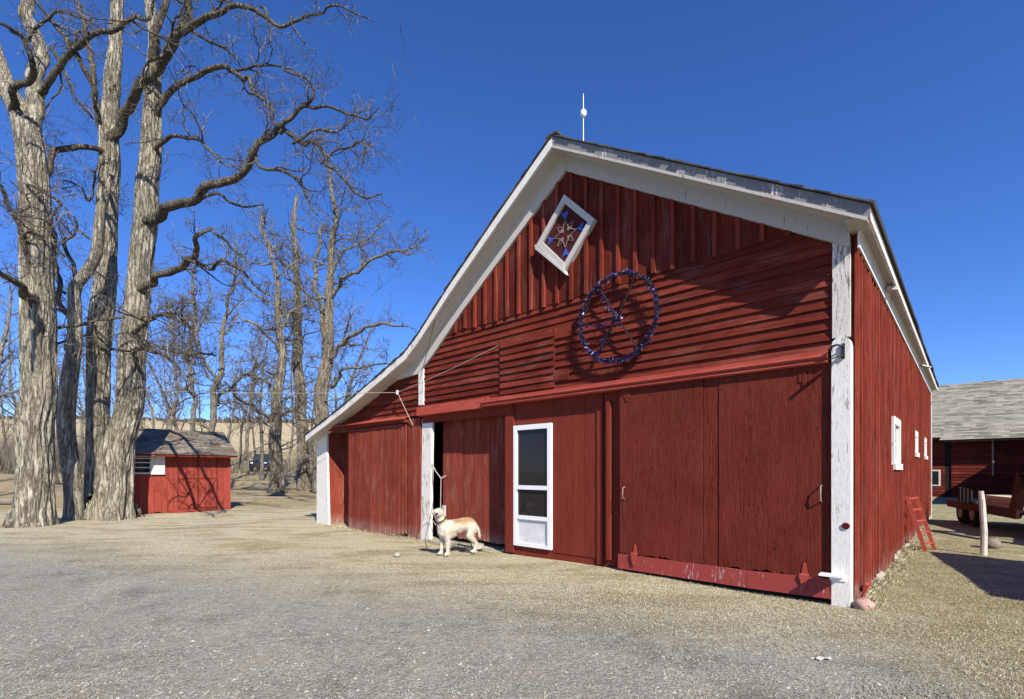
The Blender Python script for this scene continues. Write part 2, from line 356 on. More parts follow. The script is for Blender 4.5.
# right-hand turf
tr = n.math('ADD', n.math('SUBTRACT', x, n.math('MULTIPLY', y, .30)), n.math('MULTIPLY_ADD', nA, 1.6, -.8))
c = n.mix(n.ramp(n.math('MULTIPLY_ADD', tr, .1, 0), [(.12, 0), (.30, 1)]), c, turf)
d = n.math('ADD', n.math('SUBTRACT', y, n.math('MULTIPLY', x, .12)), n.math('MULTIPLY_ADD', nA, 3, -1.5))
dd = n.math('MULTIPLY', d, .005)
c = n.mix(n.ramp(dd, [(.095, 0), (.11, 1)]), c, litter)
c = n.mix(n.ramp(dd, [(.25, 0), (.29, 1)]), c, brush)
c = n.mix(n.ramp(dd, [(.42, 0), (.44, 1)]), c, field)
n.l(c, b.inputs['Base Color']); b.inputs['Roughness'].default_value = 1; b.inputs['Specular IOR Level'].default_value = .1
n.bump(b, n.math('ADD', n.math('MULTIPLY', nH, .8), n.math('ADD', n.math('MULTIPLY', nC, 1.2), n.math('MULTIPLY', streak, .5))), .9, .04)
M['ground'] = m
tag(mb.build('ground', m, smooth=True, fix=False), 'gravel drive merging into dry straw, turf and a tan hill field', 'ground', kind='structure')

# loose ground cover -------------------------------------------------
def in_barn(x, y):
    q = Vector((x, y, 0)) - P0; a = q.dot(DF); bb = q.dot(DS); return -.12 < a < 12.6 and -.12 < bb < 14
def scatter(cnt, ymin, ymax, accept):
    out = []
    while len(out) < cnt:
        t = R.random(); Y = 1 / ((1 - t) / ymin + t / ymax)
        X_ = R.uniform(-1.1, 1.1) * Y
        if in_barn(X_, Y): continue
        if R.random() < accept(X_, Y): out.append((X_, Y))
    return out
def gz(x, y): return float(gh(x, y)) - .02 + (.035 * mnoise.noise(Vector((x * .5, y * .5, 0))) if y < 24 else 0)
def egv(x, y): return y + .42 * x + 1.1 * mnoise.noise(Vector((x * .45, y * .45, 5)))
st = MB()
for x_, y_ in scatter(90000, 2.9, 17, lambda x, y: min(1, max(.07, (egv(x, y) - 4.8) * .8)) if x < .3 * y + 2.2 else .5):
    L = R.uniform(.010, .042); th = R.uniform(0, math.pi); t2 = R.uniform(-.1, .5); wd = R.uniform(.0006, .0015) * (1 + y_ * .07)
    z = gz(x_, y_) + R.uniform(0.002, .012); dx, dy = math.cos(th), math.sin(th)
    st.add([(x_ - dy*wd, y_ + dx*wd, z), (x_ + dy*wd, y_ - dx*wd, z), (x_ + dx*L + dy*wd*.5, y_ + dy*L - dx*wd*.5, z + L*max(0, t2)), (x_ + dx*L - dy*wd*.5, y_ + dy*L + dx*wd*.5, z + L*max(0, t2) + .001)], [(0, 1, 2, 3)])
m, nt, b = newmat('dry_straw_blades'); n = N(nt)
n.l(n.ramp(n.attr(), [(0, (.13, .105, .05)), (.5, (.33, .295, .175)), (.85, (.52, .475, .32)), (1, (.70, .66, .50))]), b.inputs['Base Color']); M['straw'] = m
tag(st.build('dry_straw', m, fix=False), 'scattered dry straw and dead grass over the yard', 'straw', kind='stuff')
pb = MB()
OCT = [(0, 2, 4), (2, 1, 4), (1, 3, 4), (3, 0, 4), (2, 0, 5), (1, 2, 5), (3, 1, 5), (0, 3, 5)]
for x_, y_ in scatter(20000, 2.9, 13, lambda x, y: 1.0 if egv(x, y) < 6 and x < .3 * y + 2.5 else .3):
    s_ = R.uniform(.003, .008) if R.random() < .95 else R.uniform(.008, .018); z = gz(x_, y_); th = R.uniform(0, 3)
    c_, n_ = math.cos(th), math.sin(th); p = [s_ * R.uniform(.7, 1.4) for _ in range(6)]; hz = R.uniform(.35, .6)
    pb.add([(x_ - c_*p[0], y_ - n_*p[0], z), (x_ + c_*p[1], y_ + n_*p[1], z), (x_ + n_*p[2], y_ - c_*p[2], z), (x_ - n_*p[3], y_ + c_*p[3], z), (x_, y_, z + p[4]*hz), (x_, y_, z - p[5])], OCT)
m, nt, b = newmat('gravel_stones'); n = N(nt)
n.l(n.ramp(n.attr(), [(0, (.12, .121, .11)), (.6, (.26, .26, .235)), (.9, (.38, .38, .34)), (1, (.58, .58, .52))]), b.inputs['Base Color']); b.inputs['Roughness'].default_value = .9
tag(pb.build('gravel', m, fix=False), 'loose grey gravel stones scattered over the drive', 'gravel', kind='stuff')

# ------------------------------------------------------------------ the big red barn
barn = thing('barn', P0, 'big old red barn with white trim, asymmetric gable and sliding doors', 'barn', ROT)
# roof line (a, z) of the upper surface, measured 0.4 m in front of the gable
ROOF = [(-.22, 4.14), (3.83, 6.69), (4.97, 5.92), (6.30, 5.00), (7.30, 4.24), (7.75, 3.96), (8.6, 3.66), (10.4, 3.05), (12.42, 2.44)]
def roofz(a):
    for (a0, z0), (a1, z1) in zip(ROOF, ROOF[1:]):
        if a0 <= a <= a1: return z0 + (z1 - z0) * (a - a0) / (a1 - a0)
    return 2.4 if a > 0 else 4.14
OUT = .40; DEP = 14.0
def laps(mb, z0, z1, a0f, a1f, step=.122, o=0.0, joints=(2.2, 4.5), jit=.004):
    z = z0
    while z < z1 - .02:
        zt = min(z + step, z1); al, ah = a0f(z), a1f(z); alt, aht = a0f(zt), a1f(zt)
        a = al
        while a < ah - .02:
            e = min(ah, a + R.uniform(*joints)); 
            if ah - e < .5: e = ah
            la = alt if a == al else a; lb = aht if e == ah else e
            if lb > la + .01:
                p1 = o + .040 + R.uniform(-jit, jit) * 2; p2 = o + .040 + R.uniform(-jit, jit) * 2; zz0 = z + R.uniform(-.006, .006) - .012; zz1 = z + R.uniform(-.006, .006) - .012
                q = o + .006; g = .002
                mb.hexa([(-a - g, -p1, zz0), (-e + g, -p2, zz1), (-e + g, -(o - .02), zz1), (-a - g, -(o - .02), zz0),
                         (-la - g, -q, zt), (-lb + g, -q, zt), (-lb + g, -(o - .02), zt), (-la - g, -(o - .02), zt)])
            a = e
        z += step
def edge_left(z):           # where the wall meets the underside of the left roof
    lo, hi = 3.83, 12.3
    for _ in range(30):
        md = (lo + hi) / 2
        if roofz(md) - .14 > z: lo = md
        else: hi = md
    return lo
def edge_right(z):
    return max(.05, -.22 + (z + .14 - 4.14) / .6296)
mb = MB()
laps(mb, 2.80, 4.25, lambda z: max(.17, edge_right(z)), lambda z: min(7.62, edge_left(z)))
laps(mb, 2.66, 3.95, lambda z: 7.70, lambda z: max(7.70, min(12.45, edge_left(z))))
mb.build('clapboard_siding', M['clap'], barn)
# gable boards and battens
mb = MB(); a = .6
while a < 7.3:
    wd = .283; a1 = a + wd
    zt0 = roofz(a) - .13; zt1 = roofz(a1) - .13
    if min(zt0, zt1) > 4.24:
        zb = 4.215 + R.uniform(-.012, .012); o1 = .03 + R.uniform(0, .008)
        poly = [(a + .003, zb), (a1 - .003, zb + R.uniform(-.01, .01)), (a1 - .003, zt1), (a + .003, zt0)]
        if a < 3.83 < a1: poly.insert(3, (3.83, roofz(3.83) - .13))
        mb.prism(poly, 'a', 0, -o1, R.uniform(0, .5))
        zb2 = zb - R.uniform(-.01, .03); mb.prism([(a - .026, zb2), (a + .026, zb2), (a + .026, roofz(a + .026) - .14), (a - .026, roofz(a - .026) - .14)], 'a', -.028, -.075 - R.uniform(0, .006), R.uniform(.7, 1.4))
    a = a1
mb.build('gable_boards', M['batten'], barn)
# solid wall behind the boards (upper) + lower infill
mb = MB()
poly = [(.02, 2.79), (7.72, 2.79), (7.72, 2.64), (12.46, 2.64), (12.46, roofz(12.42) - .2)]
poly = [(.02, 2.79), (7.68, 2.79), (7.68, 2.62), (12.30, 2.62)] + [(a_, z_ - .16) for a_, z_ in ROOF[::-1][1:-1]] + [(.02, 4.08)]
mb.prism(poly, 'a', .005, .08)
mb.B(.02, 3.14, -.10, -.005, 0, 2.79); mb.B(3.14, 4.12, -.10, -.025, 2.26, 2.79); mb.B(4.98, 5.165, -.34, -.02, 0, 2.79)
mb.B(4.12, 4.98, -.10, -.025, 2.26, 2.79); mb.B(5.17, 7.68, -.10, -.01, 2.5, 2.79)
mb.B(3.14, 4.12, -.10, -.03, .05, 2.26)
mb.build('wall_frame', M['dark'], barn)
mb = MB(); mb.B(2.6, 3.14, -.004, .006, .0, 2.66); mb.build('filler_board', M['smoothred'], barn)
mb = MB(); mb.B(5.175, 7.68, -.008, .004, 2.47, 2.80); mb.build('door_header', M['smoothred'], barn)
# left flank, back wall
mb = MB(); b0 = .05
while b0 < 14:
    mb.box(-12.47 - R.uniform(0, .01), -12.40, b0, b0 + .279, -.05, 2.405); b0 += .28
for k in range(50):
    a_ = .02 + k * .249; mb.box(-a_ - .246, -a_, 13.95, 14.0 + R.uniform(0, .01), -.05, roofz(a_ + .12) - .18)
mb.build('rear_walls', M['sidewood'], barn)
# right flank: boards and battens around three window openings
WIN = [(3.42, 4.48), (7.75, 8.5), (10.95, 11.75)]
mb = MB(); b0 = .02
while b0 < 14:
    wd = R.uniform(.17, .22); b1 = min(14, b0 + wd); mid = (b0 + b1) / 2; o1 = .02 + R.uniform(0, .012)
    zb = R.uniform(-.03, .10)
    hit = [w_ for w_ in WIN if w_[0] - .02 < mid < w_[1] + .02]
    for za, zc in ([(zb, 1.55 if mid < 6 else 1.84), (2.31, 4.12)] if hit else [(zb, 4.12)]):
        mb.S(b0 + .002, b1 - .002, -.03, o1, za, zc, R.uniform(0, .45)); 
        r_ = R.uniform(.012, .018)
        mb.S(b0 - r_, b0 + r_, o1 + .001, o1 + .040 + R.uniform(0, .012), za + R.uniform(0, .04), zc, R.uniform(1.0, 1.7))
    b0 = b1
mb.build('flank_siding', M['sidewood'], barn)
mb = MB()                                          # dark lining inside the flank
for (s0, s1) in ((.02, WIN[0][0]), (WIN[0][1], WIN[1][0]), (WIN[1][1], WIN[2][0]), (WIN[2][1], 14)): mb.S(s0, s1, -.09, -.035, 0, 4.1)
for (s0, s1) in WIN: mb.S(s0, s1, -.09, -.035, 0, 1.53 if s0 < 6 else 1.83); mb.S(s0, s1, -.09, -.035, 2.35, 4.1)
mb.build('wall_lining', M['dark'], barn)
for i, (s0, s1) in enumerate(WIN):
    f = MB(); z0, z1 = (1.52, 2.33) if i == 0 else (1.82, 2.36); t = .12
    f.S(s0, s0 + t, -.03, .075, z0, z1); f.S(s1 - t, s1, -.03, .075, z0, z1); f.S(s0 + t, s1 - t, -.03, .075, z1 - t, z1)
    f.S(s0 - .03, s1 + .03, -.03, .10, z0 - .05, z0 + .05)
    fo = f.build('window', M['whiteclean'], barn)
    s = MB(); m0 = (s0 + s1) / 2; i0, i1, j0, j1 = s0 + t, s1 - t, z0 + .05, z1 - t
    s.S(i0, i0 + .05, -.02, .03, j0, j1); s.S(i1 - .05, i1, -.02, .03, j0, j1); s.S(i0 + .05, i1 - .05, -.02, .03, j0, j0 + .05); s.S(i0 + .05, i1 - .05, -.02, .03, j1 - .05, j1)
    s.S(m0 - .02, m0 + .02, -.02, .025, j0 + .05, j1 - .05); s.S(i0 + .05, i1 - .05, -.019, .022, (j0 + j1) / 2 - .015, (j0 + j1) / 2 + .015)
    s.build('sash', M['whiteclean'], fo)
    g = MB(); g.S(i0 + .04, i1 - .04, -.012, -.004, j0 + .04, j1 - .04); g.build('pane', M['glass'], fo)
# corner boards
mb = MB(); mb.B(0.0, .165, 0, .055, 2.92, 4.0); mb.build('corner_board', M['cornerold'], barn)
mb = MB(); mb.B(-.02, .155, 0, .16, -.1, 2.80); mb.prism([(-.02, 2.80), (.155, 2.80), (.145, 2.86), (.10, 2.90), (.03, 2.90), (-.01, 2.86)], 'a', 0, -.16)
mb.build('corner_board', M['whiteclean'], barn)
mb = MB(); mb.S(13.86, 14.0, .05, .09, -.05, 4.0); mb.build('corner_board', M['white'], barn)
mb = MB(); mb.B(7.575, 7.735, .03, .07, 2.86, roofz(7.7) - .2); mb.build('corner_board', M['white'], barn)
# rake: frieze, soffit, fascia, shingles
def rake_pts(lst, up): return [(a_, z_ + up) for a_, z_ in lst]
right = ROOF[:2]; left = ROOF[1:]
def zr(a_): return roofz(max(-.22, min(12.42, a_)))
mb = MB()                                          # frieze right, frieze left
aa = [.0, 1.3, 2.6, 3.83]
for p, q in zip(aa, aa[1:]): mb.prism([(p + .002, zr(p) - .40), (q, zr(q) - .40), (q, zr(q) - .13), (p + .002, zr(p) - .13)], 'a', -.035, -.085)
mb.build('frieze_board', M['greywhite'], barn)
mb = MB(); aa = [3.832, 4.97, 6.30, 7.30, 7.75]
for p, q in zip(aa, aa[1:]):
    mb.prism([(p, zr(p) - .42), (q, zr(q) - .42), (q, zr(q) - .13), (p, zr(p) - .13)], 'a', -.035, -.085)
mb.prism([(7.75, zr(7.75) - .42), (8.55, zr(8.55) - .17), (8.55, zr(8.55) - .13), (7.75, zr(7.75) - .13)], 'a', -.035, -.085)
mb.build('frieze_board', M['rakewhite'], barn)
mb = MB(); seq = [a_ for a_, z_ in ROOF]; seq[0] = -.205
for p, q in zip(seq, seq[1:]):
    for o0, o1 in ((.0, .19), (.194, OUT - .045)): mb.prism([(p, zr(p) - .145), (q, zr(q) - .145), (q, zr(q) - .12), (p, zr(p) - .12)], 'a', -o0, -o1)
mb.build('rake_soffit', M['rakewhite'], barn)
mb = MB()                                          # bed moulding under the right rake
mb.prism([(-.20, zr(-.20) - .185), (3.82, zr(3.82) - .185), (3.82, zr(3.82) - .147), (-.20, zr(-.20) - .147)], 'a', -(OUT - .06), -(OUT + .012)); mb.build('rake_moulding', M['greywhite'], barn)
mb = MB()
mb.prism([(-.218, zr(-.218) - .145), (3.828, zr(3.828) - .145), (3.828, zr(3.828) - .012), (-.218, zr(-.218) - .012)], 'a', -(OUT - .04), -OUT)
mb.build('rake_fascia', M['fasciagrey'], barn)
mb = MB()
for p, q in zip(seq[1:], seq[2:]): mb.prism([(p + .002, zr(p) - .165), (q, zr(q) - .165), (q, zr(q) - .012), (p + .002, zr(p) - .012)], 'a', -(OUT - .04), -(OUT + .004))
mb.build('rake_fascia', M['whiteclean'], barn)
# roof courses
def courses(mb, P, Q, b0, b1, expo=.145, chunk=(.5, 1.6), thick=.016, edge=.03, axis='a'):
    (a0, z0), (a1, z1) = P, Q                      # P eave, Q ridge
    L = math.hypot(a1 - a0, z1 - z0); nn = max(1, int(L / expo)); ux, uz = (a1 - a0) / L, (z1 - z0) / L; nxn, nzn = (-uz, ux) if ux > 0 else (uz, -ux)
    for k in range(nn):
        s0, s1 = L * k / nn, L * (k + 1) / nn + .02
        bb = b0 - R.uniform(0, edge)
        while bb < b1:
            be = min(b1, bb + R.uniform(*chunk)); 
            if b1 - be < .2: be = b1
            t = thick + R.uniform(0, .010); dj = R.uniform(-.012, .012)
            def pt(s_, h_): return (a0 + ux*s_ + nxn*h_, z0 + uz*s_ + nzn*h_)
            c4 = [pt(s0 + dj, .001), pt(s0 + dj, t), pt(s1, .008), pt(s1, 0)]
            sg = -1
            mb.add([(sg*c[0], bb + .002, c[1]) for c in c4] + [(sg*c[0], be - .002, c[1]) for c in c4], [(0, 1, 2, 3), (7, 6, 5, 4), (0, 4, 5, 1), (1, 5, 6, 2), (2, 6, 7, 3), (3, 7, 4, 0)])
            bb = be
mb = MB()
courses(mb, (-.25, zr(-.22) - .02), ROOF[1], -OUT - .02, DEP + .3)
for p, q in zip(ROOF[1:], ROOF[2:]): courses(mb, q, p, -OUT - .02, DEP + .3)
k = -OUT - .03
while k < DEP + .3: mb.box(-3.83 - .11, -3.83 + .11, k, k + .28, 6.685, 6.705 + R.uniform(0, .012)); k += .3
mb.build('roof', M['shingle'], barn)
mb = MB()                                          # roof deck under the shingles
for p, q in zip(ROOF, ROOF[1:]): mb.prism([(p[0], p[1] - .06), (q[0], q[1] - .06), (q[0], q[1] - .004), (p[0], p[1] - .004)], 'a', -(OUT - .046), DEP + .28)
mb.build('roof_deck', M['log'], barn)
# right eave: frieze, soffit, fascia
mb = MB(); mb.S(-.05, 14, .066, .086, 3.86, 4.033); mb.prism([(.0865, 3.985), (.108, 4.033), (.0865, 4.033)], 'b', -.05, 14); mb.build('eave_frieze', M['whiteclean'], barn)
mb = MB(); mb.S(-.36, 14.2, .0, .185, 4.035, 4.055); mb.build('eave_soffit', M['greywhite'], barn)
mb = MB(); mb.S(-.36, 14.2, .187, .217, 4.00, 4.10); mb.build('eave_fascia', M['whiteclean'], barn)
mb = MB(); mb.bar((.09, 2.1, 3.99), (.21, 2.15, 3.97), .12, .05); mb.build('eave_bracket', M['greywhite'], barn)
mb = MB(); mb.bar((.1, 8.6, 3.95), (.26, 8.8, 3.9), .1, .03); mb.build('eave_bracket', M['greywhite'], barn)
# track cover over the right doors, header over the middle door
mb = MB(); mb.B(.19, 5.66, .028, .175, 2.735, 2.775)
for zc, rr_, oo in ((2.712, .024, .17), (2.655, .02, .155)):
    mb.tube([(-.19, -oo, zc), (-5.66, -oo, zc)], rr_, 8)
mb.B(.19, 5.66, .028, .16, 2.64, 2.733)
mb.build('track_cover', M['brightred'], barn)
mb = MB(); mb.B(5.665, 7.72, .02, .135, 2.625, 2.80, j=.006); mb.B(5.60, 7.73, .02, .11, 2.802, 2.822); mb.build('header_board', M['brightred'], barn)
# lean-to ledge
mb = MB(); mb.hexa([(-8.14, -.0, 2.66), (-12.55, 0, 2.665), (-12.55, -.19, 2.60), (-8.14, -.2, 2.58), (-8.14, 0, 2.69), (-12.55, 0, 2.695), (-12.55, -.195, 2.625), (-8.14, -.205, 2.605)])
mb.build('ledge', M['brightred'], barn)
mb = MB(); mb.B(8.12, 12.5, .0, .14, 2.52, 2.585); mb.build('door_track', M['smoothred'], barn)
# lean-to: post, recessed boards, sliding door
mb = MB(); mb.hexa([(-11.82, -.04, -.08), (-12.48, -.06, -.08), (-12.48, .02, -.08), (-11.82, .02, -.08), (-11.95, -.04, 2.5), (-12.48, -.05, 2.5), (-12.48, .02, 2.5), (-11.95, .02, 2.5)])
mb.build('corner_board', M['whiteclean'], barn)
mb = MB(); a = 10.1
while a < 11.95: mb.B(a + .003, a + .117, -.56, -.52 + R.uniform(0, .006), -.08, 2.6); a += .12
mb.B(11.95, 12.05, -.56, -.0, -.05, 2.6)
mb.build('recessed_boards', M['bead'], barn)
mb = MB(); a = 8.17; kk = 0
while a < 10.60:
    t = (a - 8.17) / 2.43; bow = .10 * math.sin(math.pi * min(1, t * 1.05)); zb = -.02 + .08 * (1 - t) ** 2 - .05 * math.sin(math.pi * t) + R.uniform(-.012, .012)
    p = .085 + R.uniform(0, .014)
    mb.hexa([(-a - .005, -p - bow, zb), (-a - .090, -p - bow, zb), (-a - .090, -p + .03 - bow, zb), (-a - .005, -p + .03 - bow, zb),
             (-a - .003, -p, 2.50), (-a - .093, -p, 2.50), (-a - .093, -p + .03, 2.50), (-a - .003, -p + .03, 2.50)])
    a += .096
sd = mb.build('sliding_door', M['bead'], barn)
mb = MB(); mb.B(10.46, 10.58, .03, .05, .05, 2.48); mb.build('door_batten', M['bead'], sd)
mb = MB(); mb.B(8.2, 8.3, .03, .05, .05, 2.48); mb.build('door_batten', M['bead'], sd)
mb = MB()
for a_, w_ in ((7.73, .11), (7.845, .13), (7.98, .20)): mb.B(a_, a_ + w_ - .004, -.05, .03 + R.uniform(0, .01), -.03 + R.uniform(0, .05), 2.60)
mb.build('door_post', M['bead'], barn)
mb = MB(); mb.hexa([(-7.42, -.02, .0), (-7.71, -.02, -.03), (-7.71, .06, -.03), (-7.42, .06, 0), (-7.36, -.0, 2.56), (-7.70, -.0, 2.56), (-7.70, .06, 2.56), (-7.36, .06, 2.56)])
mb.build('door_jamb', M['white'], barn)
mb = MB(); mb.B(7.20, 7.28, -.25, -.2, .05, .72); mb.build('inner_post', M['greywhite'], barn)
# middle sliding door (recessed, slid to the right)
mb = MB(); a = 5.15
while a < 7.32:
    wd = R.uniform(.115, .15); mb.B(a + .002, min(7.34, a + wd) - .002, -.33, -.285 + R.uniform(0, .006), .06 + R.uniform(-.03, .03), 2.66); a += wd
md = mb.build('sliding_door', M['bead'], barn)
# wall with the storm door
mb = MB()
for a0_, a1_ in ((3.26, 3.49), (3.49, 3.72), (3.72, 3.95), (3.95, 4.122)): mb.B(a0_ + .003, a1_ - .003, -.02, .012, .10, 2.64)
mb.B(4.125, 4.985, -.02, .012, 2.265, 2.64); mb.B(3.15, 4.16, -.02, .0, -.03, .10); mb.B(4.125, 4.985, -.02, .008, -.03, .14)
mb.build('panel_wall', M['smoothred'], barn)
mb = MB(); mb.B(4.985, 5.17, -.02, .055, .0, 2.63); mb.build('door_trim', M['smoothred'], barn)
mb = MB(); mb.B(3.145, 3.255, -.02, .03, .02, 2.64); mb.build('door_trim', M['smoothred'], barn)
mb = MB(); mb.B(2.99, 3.05, .0, .09, .12, 2.50); mb.build('door_guide', M['smoothred'], barn)
sdoor = MB(); A0, A1 = 4.13, 4.97
for q in ((A0, A0 + .075, .14, 2.25), (A1 - .075, A1, .14, 2.25), (A0 + .075, A1 - .075, 2.165, 2.25), (A0 + .075, A1 - .075, 1.13, 1.20), (A0 + .075, A1 - .075, .61, .675), (A0 + .075, A1 - .075, .14, .20)):
    sdoor.B(q[0], q[1], -.01, .06, q[2], q[3])
sdo = sdoor.build('storm_door', M['alu'], barn)
mb = MB(); mb.B(A0 + .07, A1 - .07, .0, .03, .195, .615); mb.build('kick_panel', M['alupanel'], sdo)
mb = MB(); mb.B(A0 + .07, A1 - .07, .012, .020, 1.195, 2.17); mb.build('glass', M['doorglass'], sdo)
mb = MB(); mb.B(A0 + .07, A1 - .07, .012, .020, .67, 1.135); mb.build('glass', M['doorglass'], sdo)
# big door by the corner
def rough_panel(a0_, a1_, o0, o1, zt):
    p = [(a0_, zt), (a0_, .24)]; a_ = a0_
    rag = []
    while a_ < a1_ - .05: a_ += R.uniform(.03, .08); rag.append((min(a_, a1_ - .01), .245 + R.uniform(-.02, .03) + (.05 * max(0, mnoise.noise(Vector((a_ * 3, 1, 0)))))))
    return [(a0_, zt)] + [(a0_, .25)] + rag + [(a1_, .25), (a1_, zt)], o0, o1
bd = MB()
for a0_, a1_, o1 in ((1.582, 2.80, .115), (.155, 1.376, .115)):
    poly, o0, o1 = rough_panel(a0_, a1_, .06, o1, 2.64); bd.prism(poly, 'a', -o0, -o1, .5)
bd.B(1.384, 1.574, .06, .106, .235, 2.64, .3)
bdo = bd.build('sliding_door', M['ply'], barn)
mb = MB(); mb.hexa([(-.155, -.16, .05), (-1.03, -.15, .03), (-1.03, -.06, .03), (-.155, -.06, .05), (-.155, -.145, .265), (-1.03, -.138, .235), (-1.03, -.06, .235), (-.155, -.06, .265)])
mb.hexa([(-1.034, -.15, .032), (-2.82, -.14, .03), (-2.82, -.06, .03), (-1.034, -.06, .03), (-1.034, -.14, .237), (-2.82, -.13, .24), (-2.82, -.06, .24), (-1.034, -.06, .237)])
mb.build('bottom_plank', M['plank'], bdo)
for a_, z_ in ((2.72, 1.13), (.255, 1.20)):
    mb = MB(); mb.tube([(-a_, -.115, z_ - .09), (-a_, -.17, z_ - .075), (-a_, -.18, z_), (-a_, -.17, z_ + .075), (-a_, -.115, z_ + .09)], .009, 6); mb.build('handle', M['rust'], bdo)
for a_, z_ in ((2.55, .27), (.42, .275)):
    mb = MB(); mb.prism([(a_ - .035, z_), (a_ + .035, z_), (a_ + .012, z_ + .13), (a_ - .012, z_ + .13)], 'a', -.116, -.124); mb.prism([(a_ - .05, z_ - .01), (a_ + .05, z_ - .01), (a_ + .012, z_ - .16), (a_ - .012, z_ - .16)], 'a', -.152, -.168)
    mb.tube([(-a_ - .045, -.15, z_), (-a_ + .045, -.15, z_)], .014, 6); mb.build('hinge', M['brightred'], bdo)
for a_, z_ in ((2.68, 2.55), (.42, 2.5)):
    mb = MB(); mb.B(a_ - .06, a_ + .06, .116, .124, z_ - .04, z_ + .05); mb.B(a_ - .02, a_ + .02, .117, .127, z_ - .09, z_ + .08); mb.build('hanger_plate', M['ply'], bdo)
# hatch in the clapboards
mb = MB(); laps(mb, 2.84, 3.80, lambda z: 4.08, lambda z: 5.30, .12, .030, (3, 4)); hd = mb.build('hay_hatch', M['clap'], barn)
mb = MB(); mb.B(4.062, 4.074, .028, .055, 2.83, 3.83); mb.build('hatch_stop', M['clap'], hd)
mb = MB(); mb.B(5.307, 5.318, .028, .050, 2.83, 3.83); mb.build('hatch_stop', M['clap'], hd)
mb = MB(); mb.B(3.70, 4.07, .03, .055, 3.62, 3.76); mb.build('hatch_cleat', M['clap'], hd)
mb = MB(); mb.B(3.78, 4.05, .03, .055, 2.93, 3.03); mb.build('hatch_cleat', M['clap'], hd)
# hook bracket, latch, reflector on the corner board
mb = MB(); mb.tube([(-.04, -.16, 2.77), (-.05, -.22, 2.79), (-.09, -.25, 2.80), (-.14, -.24, 2.79), (-.16, -.17, 2.76)], .012, 6); mb.B(.03, .06, .16, .185, 2.66, 2.82); mb.bar((-.045, -.17, 2.70), (-.15, -.30, 2.64), .05, .012); mb.build('hook_bracket', M['iron'], barn)
mb = MB(); mb.B(.02, .25, .162, .30, .315, .335); mb.B(.02, .17, .161, .172, .26, .33); mb.build('latch_bracket', M['alu'], barn)
mb = MB(); mb.v = []
ring = [(-.022 + .036 * math.cos(t * math.pi / 9), .86 + .036 * math.sin(t * math.pi / 9)) for t in range(18)]
mb.prism(ring, 'b', -.162, -.174); mb.build('reflector', M['reflector'], barn)
# curled scrap and stones at the foot of the flank
mb = MB(); mb.hexa([(.06, .10, .0), (.08, .22, .0), (.05, .24, .0), (.04, .11, .0), (.14, .1, .20), (.16, .2, .22), (.13, .2, .225), (.12, .1, .215)]); mb.build('loose_board', M['brightred'], barn)
def lump(mb, c, s, seed, n=8, r=None):
    vs = []; fs = []
    for i in range(1, 5):
        ph = math.pi * i / 5
        for k in range(n):
            th = 2 * math.pi * k / n; d_ = Vector((math.sin(ph)*math.cos(th), math.sin(ph)*math.sin(th), math.cos(ph)))
            q = 1 + .5 * mnoise.noise(d_ * 1.9 + Vector((seed, seed * .7, 0))); vs.append((c[0] + d_.x*s[0]*q, c[1] + d_.y*s[1]*q, c[2] + d_.z*s[2]*q))
    for i in range(3):
        for k in range(n): fs.append((i*n + k, i*n + (k+1) % n, (i+1)*n + (k+1) % n, (i+1)*n + k))
    fs += [tuple(range(n)), tuple(range(4*n - 1, 3*n - 1, -1))]
    mb.add(vs, fs, r)
mb = MB(); b0 = .3
while b0 < 13.8:
    q = R.uniform(.07, .24); lump(mb, (R.uniform(-.08, .015), b0, R.uniform(-.09, -.01)), (q * .55, q, q * .45), R.uniform(0, 50)); b0 += q * R.uniform(1.2, 3.0)
mb.build('foundation_stones', M['stone'], barn, smooth=True)
# diamond window: white frame, dark field with star
def dia(h, a_=3.81, z_=5.26): return [(a_, z_ + h * 1.02), (a_ + h * .94, z_), (a_, z_ - h), (a_ - h * .94, z_ + h * .05)]
mb = MB(); o_, i_ = dia(.61), dia(.475)
for k in range(4):
    k2 = (k + 1) % 4; mb.prism([o_[k], o_[k2], i_[k2], i_[k]], 'a', -.03, -.12 if k != 1 else -.135)
sill = [(o_[1][0] + .01, o_[1][1] - .01), (o_[2][0] - .02, o_[2][1] - .0), (o_[2][0] - .05, o_[2][1] - .07), (o_[1][0] + .0, o_[1][1] - .09)]
mb.prism(sill, 'a', -.03, -.16)
dw = mb.build('diamond_window', M['rakewhite'], barn)
mb = MB(); mb.prism(dia(.49), 'a', -.03, -.080); mb.build('field_board', M['fieldred'], dw)
st8 = MB()
for k in range(8):
    t0, t1, t2 = k * math.pi / 4, (k + .5) * math.pi / 4, (k - .5) * math.pi / 4
    pk = (3.81 + .22 * math.cos(t0), 5.26 + .22 * math.sin(t0))
    for tt in (t1, t2):
        iv = (3.81 + .12 * math.cos(tt), 5.26 + .12 * math.sin(tt)); st8.bar((-pk[0], -.088, pk[1]), (-iv[0], -.088, iv[1]), .009, .010, (0, 1, 0))
    if k % 2:
        e0, e1 = (3.81 + .115*math.cos(t1), 5.26 + .115*math.sin(t1)), (3.81 + .115*math.cos(t2), 5.26 + .115*math.sin(t2)); ce = (3.81 + .055*math.cos(t0), 5.26 + .055*math.sin(t0))
        st8.prism([e0, ce, e1, (3.81 + .13*math.cos(t0), 5.26 + .13*math.sin(t0))], 'a', -.0805, -.088)
st8.build('star', M['starstrip'], dw)
for k in range(4):
    t0 = k * math.pi / 2; c_, s_ = math.cos(t0), math.sin(t0); mb = MB()
    def PT(r_, q_): return (3.81 + c_*r_ - s_*q_, 5.26 + s_*r_ + c_*q_)
    mb.prism([PT(.37, .075), PT(.335, .0), PT(.36, -.08), PT(.225, -.005)], 'a', -.0805, -.090); mb.build('blue_petal', M['blue'], dw)
